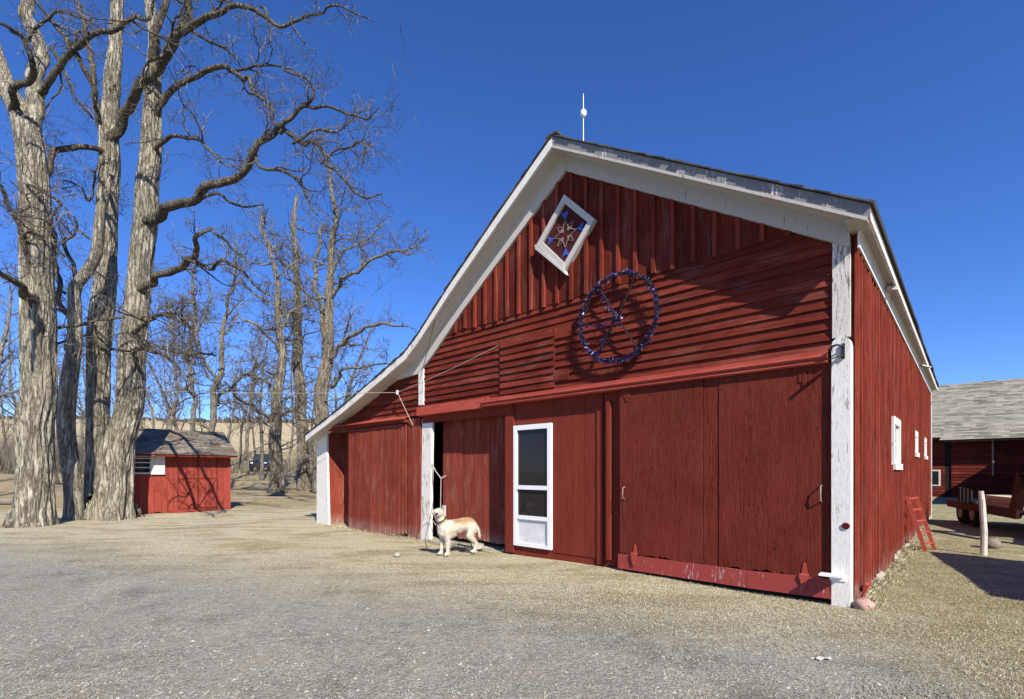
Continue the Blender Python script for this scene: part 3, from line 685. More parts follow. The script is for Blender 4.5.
# lightning rod on the ridge
mb = MB(); zb = 6.69; yb = .45
mb.tube([(-3.83, yb, zb), (-3.83, yb, zb + 1.13)], [.007, .0035], 6)
for dx, dy in ((.16, .0), (-.16, .02), (.0, .17)): mb.tube([(-3.83 + dx, yb + dy, zb - .06), (-3.83, yb, zb + .22)], .009, 5)
lr = mb.build('lightning_rod', M['steel'], barn)
mb = MB(); mb.lathe((-3.83, yb, zb + .80), [(.01, -.075), (.035, -.06), (.055, -.02), (.052, .03), (.03, .06), (.012, .075)], 12); mb.build('glass_ball', M['alu'], lr, smooth=True)

# ------------------------------------------------------------------ hoop with tinsel hanging on the gable
wr = thing('tinsel_hoop', BW(2.83, -.15, 3.69), 'round hoop with crossing spokes wound in blue tinsel hanging on the clapboards', 'wall hoop', ROT)
mb = MB(); RR = .635
mb.tube([(RR*math.cos(t*math.pi/20), 0, RR*math.sin(t*math.pi/20)) for t in range(41)], .012, 6, False); mb.build('hoop', M['iron'], wr)
vn = MB()
for q in range(6):
    ph = R.uniform(0, 9); vn.tube([((RR + .03*mnoise.noise(Vector((t*.6, ph, q)))) * math.cos(t*math.pi/30), .03*mnoise.noise(Vector((t*.5, q, ph))), (RR + .03*mnoise.noise(Vector((t*.6, ph, q)))) * math.sin(t*math.pi/30)) for t in range(61)], .006, 4, False)
for q in range(420):
    t = R.uniform(0, 6.283); p = Vector((RR*math.cos(t), 0, RR*math.sin(t))); d_ = Vector((R.gauss(0, 1), R.gauss(0, .8), R.gauss(0, 1))).normalized() * R.uniform(.03, .085); vn.bar(p - d_*.4, p + d_, .006)
vn.build('vine', M['iron'], wr)
SP = [(-.30, .52), (.30, .53), (-.36, -.50), (.34, -.52), (-.6, .0)]
for sx, sz in SP[:4]:
    mb = MB(); mb.bar((0, .01, 0), (sx, .01, sz), .020, .02); mb.build('spoke', M['iron'], wr)
for sx, sz in ((-.04, .62), (.03, -.62)):
    mb = MB(); mb.tube([(sx, .0, sz), (sx, .14, sz)], .008, 5); mb.build('mount_pin', M['iron'], wr)
mb = MB()
def tins(p):
    for _ in range(2):
        q = Vector(p) + Vector((R.gauss(0, .02), R.gauss(-.005, .018), R.gauss(0, .02))); d_ = Vector((R.gauss(0, 1), R.gauss(0, 1), R.gauss(0, 1))).normalized() * R.uniform(.012, .042); e_ = d_.cross(Vector((R.random(), R.random(), R.random()))).normalized() * R.uniform(.004, .010)
        mb.add([q - d_, q + e_, q + d_, q - e_], [(0, 1, 2, 3)])
for k in range(950):
    t = R.uniform(0, 2*math.pi)
    if mnoise.noise(Vector((math.cos(t)*2, math.sin(t)*2, 3))) > -.3: tins((RR*math.cos(t), 0, RR*math.sin(t)))
for sx, sz in ((-.36, -.50), (-.30, .52), (-.6, .0)):
    for k in range(46):
        f = R.random() ** .8
        tins((sx*f, 0, sz*f - .06*math.sin(f*math.pi)))
for k in range(40): tins((R.gauss(0, .05), 0, R.gauss(0, .05)))
mb.build('tinsel', M['tinsel'], wr, fix=False)

# ------------------------------------------------------------------ wires and stand-off rod on the lean-to
rp0, rp1 = BW(7.95, -.06, 2.45), BW(8.30, -.22, 3.18)
rod = thing('insulator_rod', rp0, 'thin pale rod leaning off the lean-to ledge holding a wire', 'rod')
mb = MB(); mb.tube([rp0, rp1], .008, 6); mb.build('shaft', M['cream'], rod, True)
mb = MB(); mb.lathe(rp1, [(.01, -.05), (.035, -.03), (.022, 0), (.035, .03), (.012, .05)], 8); mb.build('insulator', M['alu'], rod, True)
def wire(p, q, sag, r_, name, label, cat, mat):
    mb = MB(); p = Vector(p); q = Vector(q)
    mb.tube([p.lerp(q, t/12) + Vector((0, 0, -sag*4*(t/12)*(1 - t/12))) for t in range(13)], r_, 4)
    return tag(mb.build(name, mat, loc=p), label, cat)
wire(rp1, BW(5.33, -.06, 3.74), .03, .006, 'cable', 'pale cable climbing from the rod to the hatch corner', 'cable', M['cream'])
wire(rp1, W(122, 389, 15.4), .06, .007, 'cable', 'long thin overhead wire from the rod toward the old trees', 'cable', M['cream'])
wire(BW(6.55, -.42, 4.84), BW(7.68, -.08, 3.40), .04, .005, 'cable', 'dark wire hanging from the left rake down to the white board', 'cable', M['iron'])

# ------------------------------------------------------------------ stone, scrap
for nm, pos, s_, lab, mat in (('stone', BW(-.13, -.12, .0), (.10, .085, .075), 'pinkish rough stone at the foot of the white corner board', M['pinkstone']),
                              ('stone', G(397, 556), (.06, .05, .05), 'small pale stone lying alone on the straw left of the dog', M['stone'])):
    mb = MB(); lump(mb, pos + Vector((0, 0, s_[2] * .4)), s_, R.uniform(0, 90), 10); tag(mb.build(nm, mat, smooth=True, loc=pos), lab, 'stone')
mb = MB(); p = G(824, 658); p.z = gz(p.x, p.y)
mb.add([p + Vector(q) * .72 for q in ((-.09, .0, .02), (-.03, .035, .035), (.03, .02, .02), (.09, .03, .03), (.07, -.02, .015), (0, -.02, .03), (-.05, -.03, .012))], [(0, 1, 6), (1, 2, 5, 6), (2, 3, 4, 5)])
tag(mb.build('paper_scrap', M['cream2'], loc=p), 'white scrap of paper on the ground before the big door', 'scrap')

# ------------------------------------------------------------------ ladder
lad = thing('ladder', BW(-.37, 5.18, 0), 'short red wooden ladder leaning on the barn flank', 'ladder', ROT)
def LP(k, t): return Vector((k * .115 - .27 * t, k * .32 + .05 * t, 1.00 * t - .02))
for k in (0.0, 1.0):
    mb = MB(); mb.bar(LP(k, 0), LP(k, 1), .03, .06, (1, 0, 0)); mb.build('rail', M['brightred'], lad)
for q in range(5):
    mb = MB(); t = .14 + q * .205; mb.bar(LP(0, t), LP(1, t), .03, .03); mb.build('rung', M['brightred'], lad)

# ------------------------------------------------------------------ post, small things at right
pp = G(983.5, 554.5)
post = MB(); post.tube([pp + Vector((0, 0, -.1)), pp + Vector((.01, 0, .4)), pp + Vector((-.01, .01, .85)), pp + Vector((-.025, .02, 1.10))], [.050, .047, .045, .040], 10, bark=.06)
tag(post.build('fence_post', M['postwood'], loc=pp), 'pale weathered wooden post standing alone in the turf', 'post')
mb = MB(); p = G(992, 548); lump(mb, p + Vector((0, 0, .09)), (.15, .13, .11), 4.4, 10); tag(mb.build('stump', M['log'], smooth=True, loc=p), 'dark round stump beside the pale post', 'stump')

# ------------------------------------------------------------------ gooseneck trailer
E_ = Vector((-.45, -.89, 0)).normalized(); Wd = Vector((.89, -.45, 0)).normalized()
tr0 = Vector((12.75, 14.4, 0)); trz = math.atan2(E_.y, E_.x)     # local +x runs to the hitch, +y... left side = -Wd
tra = thing('flatbed_trailer', tr0, 'dark red gooseneck flatbed trailer parked in shade by the far barn', 'trailer', trz)
# local y: left of travel; Wd is at -90deg or +90?
sy = 1 if Vector((-E_.y, E_.x, 0)).dot(Wd) > 0 else -1
mb = MB(); mb.box(0, 4.3, 0, sy * 2.1, .50, .60); mb.build('deck', M['trailerred'], tra)
mb = MB(); 
for yy in (.0, 2.06): mb.box(-.04, 4.35, sy * yy - .03, sy * yy + .03, .42, .62)
mb.build('side_rail', M['trailerred'], tra)
for yy in (.16, 1.94):
    for xx in (.75, 1.6):
        mb = MB(); c_ = Vector((xx, sy * yy, .33))
        prof = [(.18, -.10), (.30, -.11), (.34, -.07), (.34, .07), (.30, .11), (.18, .10)]
        vs = []; n_ = 16
        for q, z_ in prof:
            for k in range(n_): th = 2*math.pi*k/n_; vs.append((c_.x + q*math.cos(th), c_.y + z_, c_.z + q*math.sin(th)))
        fs = [(i*n_ + k, i*n_ + (k+1) % n_, (i+1)*n_ + (k+1) % n_, (i+1)*n_ + k) for i in range(5) for k in range(n_)] + [tuple(range(n_)), tuple(5*n_ + k for k in range(n_))]
        mb.add(vs, fs); wo = mb.build('wheel', M['rubber'], tra)
        mb = MB(); mb.tube([(c_.x, c_.y - .112, c_.z), (c_.x, c_.y + .112, c_.z)], .17, 12); mb.build('rim', M['rim'], wo)
mb = MB()
for yy in (.12, 1.95):
    mb.bar((3.86, sy*yy, .45), (4.26, sy*yy, 1.36), .16, .20); mb.bar((4.2, sy*yy, 1.32), (6.4, sy*1.05, 1.25), .16, .18)
mb.tube([(6.35, sy*1.05, 1.25), (6.35, sy*1.05, .75)], .06, 8); mb.build('gooseneck', M['trailerred'], tra)
mb = MB(); mb.bar((4.9, sy*.8, 1.25), (4.95, sy*.8, .0), .07); mb.bar((4.9, sy*1.3, 1.25), (4.95, sy*1.3, .0), .07); mb.build('landing_leg', M['iron'], tra)
for k in range(4):
    mb = MB(); xx = .95 + k * .26; mb.box(xx, xx + .16, -sy*.03 - .02, -sy*.03 + .02, .60, 1.02 - .02*k); mb.build('stake_board', M['rubber'], tra)
ls = MB()
for i in range(3):
    for k in range(3): ls.box(2.1 + R.uniform(-.1, .1), 4.0 + R.uniform(-.15, .1), sy*(.15 + i*.24), sy*(.37 + i*.24), .605 + k*.085, .68 + k*.085)
lo = ls.build('lumber_stack', M['lumber']); lo.location = tr0; lo.rotation_euler = (0, 0, trz); tag(lo, 'pale sawn lumber stacked on the red trailer deck', 'lumber')
# hay wagon just outside the frame whose shadow lies on the turf
wp = Vector((7.75, 4.85, 0)); wg = thing('farm_wagon', wp, 'slat sided wagon outside the frame casting the dark shadow by the post', 'wagon', math.atan2(.86, .52))
mb = MB(); mb.box(-1.9, 2.15, -2.1, 0, .8, .9); mb.build('deck', M['log'], wg)
mb = MB()
for k in range(7): mb.box(-1.9, 2.25 - .08*k, -.03, .03, .93 + k*.17, 1.1 + k*.17)
for k in range(5): mb.box(-1.85 + k*.8, -1.76 + k*.8, .031, .07, .8, 2.1)
mb.build('side_rack', M['log'], wg)
for xx in (-1.3, 1.3):
    for yy in (-.2, -1.9):
        mb = MB(); mb.tube([(xx, yy - .1, .4), (xx, yy + .1, .4)], .4, 16); mb.build('wheel', M['rubber'], wg)

# ------------------------------------------------------------------ far barn with wing
b2 = thing('far_barn', BW(0, 29.7, 0), 'second red barn with pale mottled shingle roof behind the trailer', 'barn', ROT)
def laps2(mb, x0, x1, y, z0, z1, step=.16):
    z = z0
    while z < z1 - .02:
        x_ = x0
        while x_ < x1 - .01:
            e_ = min(x1, x_ + R.uniform(1.6, 3.5)); p_ = .03 + R.uniform(-.006, .006)
            mb.hexa([(x_, y - p_, z - .01), (e_ - .004, y - p_, z - .01), (e_ - .004, y + .02, z - .01), (x_, y + .02, z - .01), (x_, y - .006, z + step), (e_ - .004, y - .006, z + step), (e_ - .004, y + .02, z + step), (x_, y + .02, z + step)])
            x_ = e_
        z += step
mb = MB(); laps2(mb, -6, -.02, 0, .0, 3.5); laps2(mb, .24, 4.0, -.02, -.0, 3.5); mb.box(-6, 9, .03, .1, 0, 3.6); mb.box(-6, -5.9, 0, 11, 0, 3.5); mb.box(-6, 9, 10.9, 11, 0, 3.5)
mb.prism([(0, 3.4), (5.4, 6.75), (11, 3.4)], 'x', -6, -5.95); mb.build('wall', M['clap'], b2)
mb = MB(); mb.box(-.02, .24, .0, .03, 0, 3.5); mb.build('door_gap', M['dark'], b2)
mb = MB()
def slab(x0, x1, ye, ze, yr, zr_, expo, chunk):
    L = math.hypot(yr - ye, zr_ - ze); nn = int(L / expo); uy, uz = (yr - ye)/L, (zr_ - ze)/L
    sgn = 1 if uy > 0 else -1; ny_, nz_ = -uz*sgn, uy*sgn
    for k in range(nn):
        x_ = x0 - R.uniform(0, .2)
        while x_ < x1:
            e_ = min(x1, x_ + R.uniform(*chunk)); s0, s1 = L*k/nn + R.uniform(-.012, .012), L*(k+1)/nn + .03; t = .018 + R.uniform(0, .012)
            c4 = [(ye + uy*s0, ze + uz*s0), (ye + uy*s0 + ny_*t, ze + uz*s0 + nz_*t), (ye + uy*s1 + ny_*.006, ze + uz*s1 + nz_*.006), (ye + uy*s1, ze + uz*s1)]
            mb.add([(x_ + .003, c[0], c[1]) for c in c4] + [(e_ - .003, c[0], c[1]) for c in c4], [(0, 1, 2, 3), (7, 6, 5, 4), (0, 4, 5, 1), (1, 5, 6, 2), (2, 6, 7, 3), (3, 7, 4, 0)])
            x_ = e_
slab(-.04, 5, -.72, 3.12, 5.35, 6.88, .15, (.25, .75)); slab(-3, -.04, -.45, 3.29, 5.35, 6.88, .15, (.25, .75))
slab(-6.3, -3, -.45, 3.29, 5.35, 6.88, .3, (1, 2)); slab(5, 9, -.72, 3.12, 5.35, 6.88, .3, (1, 2)); slab(-6.3, 9, 11.5, 3.1, 5.36, 6.88, .4, (2, 3)); 
mb.build('roof', M['shingle2'], b2)
mb = MB(); mb.prism([(-.7, 3.02), (5.3, 6.74), (5.3, 6.86), (-.7, 3.10)], 'x', -.02, 9); mb.prism([(-.43, 3.19), (5.3, 6.74), (5.3, 6.86), (-.43, 3.27)], 'x', -6.2, -.02); mb.build('roof_deck', M['dark'], b2)
mb = MB(); mb.box(-.82, -.20, -.05, -.005, .62, 1.52); f2 = mb.build('window', M['whiteclean'], b2)
mb = MB(); mb.box(-.74, -.28, -.062, -.052, .70, 1.44); mb.build('pane', M['glass'], f2)
mb = MB(); mb.tube([(1.88, -.12, 3.1), (1.88, -.10, 1.2)], .05, 8); mb.build('downspout', M['rust'], b2)
mb = MB(); mb.tube([(1.6, 5.35, 6.85), (1.6, 5.35, 7.6)], .015, 5); mb.tube([(1.45, 5.35, 6.85), (1.6, 5.35, 7.1)], .012, 5); mb.build('lightning_rod', M['steel'], b2)
mb = MB(); mb.box(3.75, 3.85, -9, .0, 0, 3.2); mb.box(3.85, 10, -9, -8.9, 0, 3.2); mb.box(9.9, 10, -9, 0, 0, 3.2); mb.prism([(3.75, 3.2), (10, 3.2), (6.9, 5.0)], 'b', -9, -8.9); mb.build('wing_wall', M['clap'], b2)
mb = MB(); mb.prism([(3.45, 3.08), (6.9, 5.1), (10.3, 3.08), (10.3, 3.2), (6.9, 5.22), (3.45, 3.2)], 'b', -9.3, .0); mb.build('wing_roof', M['shingle2'], b2)

# ------------------------------------------------------------------ little red shed
SB = Vector((-12.78, 16.55, 0)); shed = thing('shed', SB, 'little red shed with grey shingle roof and white shutter behind the trees', 'shed', math.atan2(.7335, .68))
# local x runs along the front to the right, local y away from the viewer
SL, SW, SH = 3.02, 2.4, 2.20
mb = MB(); x_ = 0
while x_ < SL - .01:
    e_ = min(SL, x_ + R.uniform(.17, .23)); mb.box(x_ + .004, e_ - .004, R.uniform(-.006, .004), .04, R.uniform(-.02, .03), SH); x_ = e_
mb.box(.01, SL - .01, .041, .05, 0, SH); mb.box(0, .04, .05, SW, 0, SH); mb.box(SL - .04, SL, .04, SW, 0, SH); mb.box(.04, SL - .04, SW - .04, SW, 0, SH)
mb.prism([(0, SH), (SW, SH), (SW/2, 2.95)], 'x', 0, .04); mb.prism([(0, SH), (SW, SH), (SW/2, 2.95)], 'x', SL - .04, SL)
mb.build('wall', M['shedred'], shed)
mb = MB()
for p, q in (((1.35, 1.18), (2.55, 1.18)), ((1.35, .12), (2.55, .12)), ((1.35, 1.15), (1.95, .14)), ((1.95, 1.15), (1.35, .14)), ((1.95, 1.15), (2.55, .14)), ((2.55, 1.15), (1.95, .14)), ((1.95, 2.0), (1.95, .12)), ((1.33, 2.0), (1.33, .1)), ((2.57, 2.0), (2.57, .1))):
    mb.bar((p[0], -.010, p[1]), (q[0], -.010, q[1]), .035, .018, (0, 1, 0))
mb.build('door_cross', M['clap'], shed)
mb = MB(); mb.box(.02, .92, -.05, -.002, 1.35, 1.98); 
wf = mb.build('window', M['whiteclean'], shed)
mb = MB(); mb.box(.08, .50, -.060, -.051, 1.40, 1.93); mb.build('pane', M['glass'], wf)
mb = MB()
for z_ in (1.55, 1.72, 1.86): mb.box(.07, .5, -.072, -.061, z_, z_ + .035)
mb.build('muntin', M['whiteclean'], wf)
mb = MB()
for k in range(4): mb.box(.53 + k*.1, .625 + k*.1, -.085, -.052, 1.33, 2.02)
mb.build('shutter', M['whiteclean'], wf)
mb = MB(); slab(-.12, SL + .14, -.48, 2.02, SW/2, 2.97, .15, (.3, .6)); slab(-.12, SL + .14, SW + .32, 2.06, SW/2 + .005, 2.97, .15, (.3, .6)); mb.build('roof', M['shingle3'], shed)
mb = MB(); mb.prism([(-.45, 1.95), (SW/2, 2.90), (SW + .30, 2.0), (SW + .3, 2.05), (SW/2, 2.955), (-.45, 2.0)], 'x', -.1, SL + .12); mb.build('eave_board', M['sidewood'], shed)
mb = MB(); mb.bar((1.1, -.12, .0), (2.35, -.10, .02), .25, .08); mb.build('door_ramp', M['shedred'], shed)
mb = MB(); mb.box(-.01, .09, -.03, -.008, 0, SH - .05); mb.build('corner_trim', M['shedred'], shed)
mb = MB(); mb.box(SL - .09, SL + .01, -.03, -.008, 0, SH - .05); mb.build('corner_trim', M['shedred'], shed)

# ------------------------------------------------------------------ trees
def cr(pts, n):                                   # Catmull-Rom through (Vector, radius)
    out = []
    P = [pts[0]] + pts + [pts[-1]]
    for i in range(1, len(P) - 2):
        for k in range(n):
            t = k / n; a_, b_, c_, d_ = P[i-1], P[i], P[i+1], P[i+2]
            f = lambda q: .5 * ((2*b_[q]) + (c_[q]-a_[q])*t + (2*a_[q]-5*b_[q]+4*c_[q]-d_[q])*t*t + (3*b_[q]-a_[q]-3*c_[q]+d_[q])*t**3)
            out.append(tuple(f(q) for q in range(4)))
    out.append(pts[-1]); return out
def twig_mesh(o_name, groups, mat, parent):
    """all fine twigs of one crown as one mesh; groups: {points per twig: [(pts, radii)]}"""
    V = []; Fc = []; A = []; off = 0; rs = np.random.RandomState(5)
    base = np.array(parent.location)
    for m_, lst in groups.items():
        P_ = np.array([[tuple(p) for p in q[0]] for q in lst]) - base; Q = np.array([q[1] for q in lst]); n_ = len(lst)
        d = P_[:, -1] - P_[:, 0] + 1e-6; d /= np.linalg.norm(d, axis=1)[:, None]
        x = np.cross(d, rs.randn(n_, 3)); x /= np.linalg.norm(x, axis=1)[:, None]; y = np.cross(d, x)
        ring = np.stack([P_ + Q[:, :, None] * (x[:, None] * math.cos(t) + y[:, None] * math.sin(t)) for t in (0, 2.094, 4.189)], axis=2)   # n,m,3,3
        V.append(ring.reshape(-1, 3))
        idx = off + np.arange(n_ * m_ * 3).reshape(n_, m_, 3)
        f = np.stack([idx[:, :-1, :], np.roll(idx, -1, 2)[:, :-1, :], np.roll(idx, -1, 2)[:, 1:, :], idx[:, 1:, :]], axis=-1).reshape(-1, 4)
        Fc.append(f); A.append(np.repeat(rs.rand(n_), (m_ - 1) * 3)); off += n_ * m_ * 3
    V = np.concatenate(V); Fc = np.concatenate(Fc); A = np.concatenate(A).astype(np.float32)
    me = bpy.data.meshes.new(o_name); me.vertices.add(len(V)); me.vertices.foreach_set('co', V.ravel().astype(np.float32))
    me.loops.add(Fc.size); me.loops.foreach_set('vertex_index', Fc.ravel().astype(np.int32))
    me.polygons.add(len(Fc)); me.polygons.foreach_set('loop_start', np.arange(0, Fc.size, 4, dtype=np.int32))
    at = me.attributes.new('rnd', 'FLOAT', 'FACE'); at.data.foreach_set('value', A)
    me.materials.append(mat); me.update(calc_edges=True); me.validate()
    o = bpy.data.objects.new(o_name, me); col.objects.link(o); o.parent = parent; return o
TW = [0]
class Tree:
    def __init__(s, base): s.base = Vector(base); s.T = MB(); s.L = MB(); s.g = {}; s.n = 0; s.limit = 14000; s.fine = 1.0; s.rs = 1.25 if s.base.y < 20 else 1.9 if s.base.y < 40 else 2.2
    def limb(s, px, Y, dens=1.0, start=.15, thick=True, flare=0, tl=1.0, lvl=0):
        """rows: (u, v, radius_px, dY)"""
        sc = 1.0 if flare or px[0][2] > 9.5 else (.62 if Y > 20 else .74)
        raw = []
        for k, q in enumerate(px):
            f_ = k / (len(px) - 1); qs = sc if not flare or Y < 20 else 1 - .25 * f_
            raw.append((*W(q[0], q[1], Y + q[3]), q[2] * qs * (Y + q[3]) / F / math.sqrt(1 + ((q[0] - CX) / F) ** 2)))
        trunk = raw[0][3] > .2
        if not trunk:
            p0, p1 = Vector(raw[0][:3]), Vector(raw[1][:3]); e = p0 - (p1 - p0).normalized() * min(.25, .6 * (p1 - p0).length)
            raw = [raw[0]] + [(q[0] + R.gauss(0, .05), q[1] + R.gauss(0, .10), q[2] + R.gauss(0, .05), q[3]) for q in raw[1:]]
            raw = [(e.x, e.y, e.z, raw[0][3])] + raw
        pts = cr(raw, (15 if raw[0][3] > .25 and Y < 20 else 9) if trunk else 4)
        V = [Vector(p[:3]) for p in pts]; rr = [max(.008, p[3]) for p in pts]; sd_ = R.uniform(0, 99)
        if not trunk:
            for i in range(2, len(V)):
                f1_ = mnoise.noise_vector(V[i] * 1.1 + Vector((sd_, 0, 0))); f2_ = mnoise.noise_vector(V[i] * 3.1 + Vector((0, sd_, 0)))
                V[i] += f1_ * (.09 if Y < 20 else .26) + f2_ * (.075 if Y < 20 else .15)
        else:
            for i in range(1, len(V)):
                e = mnoise.noise_vector(Vector((sd_, 0, V[i].z * .55))); V[i] += Vector((e.x, e.y, 0)) * (min(.15, rr[i] * .36) if Y < 20 else .22 * min(1, (V[i] - V[0]).length / 3))
        nside = 112 if rr[0] > .25 else 16 if rr[0] > .15 else 9 if rr[0] > .05 else 5
        (s.T if rr[0] > .16 else s.L).tube(V, rr, nside, bark=.15 if rr[0] > .25 else .10 if rr[0] > .05 else 0, flare=flare)
        s.spawn(V, rr, dens, start, tl, True)
    def spawn(s, V, rr, dens, start, tl, subs=False):
        tot = sum((V[i+1]-V[i]).length for i in range(len(V)-1)); acc = 0
        for i in range(len(V) - 1):
            d_ = V[i+1] - V[i]; acc += d_.length; f = acc / tot
            if f < start: continue
            dr = d_.normalized()
            for rate, big in ((2.1, False), (.55 if subs else 0, True)):
                k = d_.length * dens * rate * s.fine; k = int(k) + (R.random() < k - int(k))
                for _ in range(k):
                    side = Vector((R.gauss(0, 1), R.gauss(0, 1), R.gauss(.2, .8))); side -= dr * side.dot(dr); side.normalize()
                    dd = (dr * R.uniform(.2, 1.0) + side * R.uniform(.5, 1.1)).normalized(); p = V[i].lerp(V[i+1], R.random())
                    tp_ = 1 - .55 * f
                    if big: L = R.uniform(1.2, 2.9) * tl * tp_; s.grow(p, dd, L, min(rr[i] * .6, (.012 + .010 * L) * s.rs), -1)
                    else: L = R.uniform(.4, 1.4) * tl * tp_; s.grow(p, dd, L, max(.006, min(rr[i] * .5, (.007 + .007 * L) * s.rs)), 0)
    def grow(s, p, d, L, r, lvl):
        s.n += 1; TW[0] += 1
        if s.n > s.limit: return
        nseg = 10 if lvl < 0 else 7 if lvl == 0 else 4 if lvl == 1 else 3
        pts = [p]; rr = [r]; q = p.copy(); st = L / nseg; wob = .36 if lvl < 1 else .3
        for k in range(nseg):
            d = (d + Vector((R.gauss(0, wob), R.gauss(0, wob), R.gauss(.04, wob * .9)))).normalized()
            q = q + d * st; pts.append(q.copy()); rr.append(max(.0036 * s.rs, r * (1 - .82 * (k + 1) / nseg)))
            if lvl < 2 and k >= (1 if lvl <= 0 else 0) and R.random() < (.8 if lvl < 0 else .68 if lvl == 0 else .5):
                side = Vector((R.gauss(0, 1), R.gauss(0, 1), R.gauss(.1, 1))); side -= d * side.dot(d); side.normalize()
                s.grow(q.copy(), (d * .8 + side * .9).normalized(), L * R.uniform(.28, .58), rr[-1] * .75, lvl + 1)
        if r > .022: s.L.tube(pts, rr, 5, False)
        else: s.g.setdefault(len(pts), []).append((pts, rr))
    def auto(s, p, d, L, r, lvl, mx=3, up=.12):      # a whole generic limb that forks
        nseg = max(6, int(L / .42)); q = Vector(p); pts = [q.copy()]; rr = [r]; st = L / nseg; d = Vector(d); kids = []
        wob = .07 if lvl == 0 else .24
        for k in range(nseg):
            d = (d + Vector((R.gauss(0, wob), R.gauss(0, wob), R.gauss(up * .4, wob * .8)))).normalized(); q = q + d * st
            pts.append(q.copy()); rr.append(max(.01, r * (1 - .78 * (k + 1) / nseg)))
            if lvl < mx and k > nseg * (.22 if lvl == 0 else .15) and R.random() < (.7 if lvl == 0 else .5): kids.append((q.copy(), d.copy(), rr[-1], 1 - (k + 1) / nseg))
        (s.T if lvl == 0 else s.L).tube(pts, rr, 12 if r > .15 else 7 if r > .05 else 4, bark=.07 if r > .08 else 0, flare=.5 if lvl == 0 else 0)
        for q, d_, r_, rem in kids:
            th = R.uniform(0, 6.28); side = Vector((math.cos(th), math.sin(th), R.uniform(-.05, .55)))
            s.auto(q, (d_ * R.uniform(.35, .8) + side * R.uniform(.6, 1)).normalized(), L * R.uniform(.24, .46) * (.5 + .6 * rem), r_ * R.uniform(.36, .55), lvl + 1, mx, up)
        if lvl >= 1: s.spawn(pts, rr, .8 if lvl < mx else 1.0, .2, .8 if lvl >= 2 else 1.0)
    def forks(s, px, Y, cnt, L=3.2, r=.05):
        for _ in range(cnt):
            k = R.randrange(1, len(px)); f_ = R.random(); a_, b_ = px[k-1], px[k]
            p = W(a_[0] + (b_[0]-a_[0])*f_, a_[1] + (b_[1]-a_[1])*f_, Y); th = R.uniform(0, 6.28)
            s.auto(p, Vector((math.cos(th), math.sin(th), R.uniform(-.1, .9))).normalized(), L * R.uniform(.6, 1.3) * (1 - .45 * (k - 1) / len(px)), r * R.uniform(.6, 1.2), 1, 2, .1)
    def done(s, name, label, mat='bark', group=None):
        o = thing(name, s.base, label, 'tree', 0, group)
        s.T.build('trunk', M[mat], o, True, True, False)
        if s.L.v: s.L.build('limbs', M['limb'] if mat == 'bark' else M['bark2'], o, True, True, False)
        if s.g: twig_mesh('crown', s.g, M['twig'], o)
        return o
GT = 'old bare trees'
# first trunk from the left edge
t = Tree(G(33, 527)); Y = 13.2
t.limb([(32, 531, 22, 0), (33, 510, 20, 0), (35, 470, 19, 0), (37, 400, 18.5, 0), (37, 330, 17.5, 0), (36, 260, 16.5, 0), (33, 190, 16, 0), (27, 135, 15, 0), (20, 112, 13, .1), (10, 95, 11, .2), (2, 75, 9.5, .4), (-10, 40, 8, .8), (-18, 0, 7, 1.2), (-30, -60, 5, 1.6)], Y, .35, .55, flare=.5)
t.limb([(31, 135, 10, .1), (34, 105, 10, .2), (34, 80, 9, .3), (33, 52, 8.5, .4), (31, 25, 8, .5), (30, 0, 7, .6), (30, -60, 5, .9), (26, -130, 2.5, 1)], Y, .5, .2)
t.limb([(14, 108, 7, -.2), (18, 88, 6, -.6), (24, 72, 6, -.9), (32, 62, 5, -1.1), (29, 52, 4.5, -1.2), (24, 40, 4.2, -1.3), (17, 32, 3.8, -1.5), (0, 24, 3.2, -1.9), (-20, 10, 2.4, -2.2)], Y, 1.0, .2)
t.limb([(38, 92, 5, .1), (46, 83, 5.5, 0), (60, 66, 5.5, -.2), (74, 52, 5, -.4), (96, 34, 4.5, -.6), (117, 24, 4, -.8), (131, 21, 3.4, -1), (147, 18, 3, -1.1), (150, 4, 2.4, -1.2), (158, -30, 1.6, -1.4)], Y, .9, .2)
t.limb([(74, 52, 4.5, -.3), (66, 42, 4, -.2), (56, 28, 3.5, -.1), (44, 12, 3, 0), (34, -10, 2, 0)], Y, 1, .2)
t.limb([(74, 50, 3.5, -.4), (82, 66, 3.6, -.3), (90, 85, 3.8, -.1), (97, 110, 3.6, .2), (103, 122, 3.2, .5)], Y, .6, .2)
t.limb([(33, 300, 9, -.3), (26, 294, 8, -.7), (18, 286, 6.5, -1.1), (8, 278, 5.5, -1.5), (-6, 270, 4.5, -2), (-25, 258, 3, -2.6)], Y, 1.2, .2)
t.limb([(24, 250, 4, -.3), (16, 230, 4, -.6), (8, 205, 3.6, -.8), (2, 180, 3, -1), (-8, 150, 2.4, -1.2)], Y, 1.2, .1)
t.limb([(32, 186, 2.4, -.35), (44, 193, 2.6, -.6), (54, 202, 2.6, -.8), (56, 228, 2.2, -1), (60, 252, 1.6, -1.1)], Y, 1.4, .1)
t.limb([(55, 56, 3.2, -.2), (67, 86, 2.6, -.1), (80, 100, 2.2, -.1), (92, 112, 1.6, 0)], Y, .8, .1)
t.limb([(30, 38, 3, .1), (46, 22, 2.6, -.3), (62, 12, 2.4, -.6), (80, 14, 2, -.9), (96, 28, 1.4, -1.1)], Y, 1.2, .1)
t.limb([(50, 330, 3, .3), (70, 322, 3, .6), (95, 322, 2.6, .9), (122, 318, 2, 1.1)], Y, 1.4, .1)
t.done('bare_tree', 'massive pale trunk nearest the left edge of the photo', 'bark', GT)
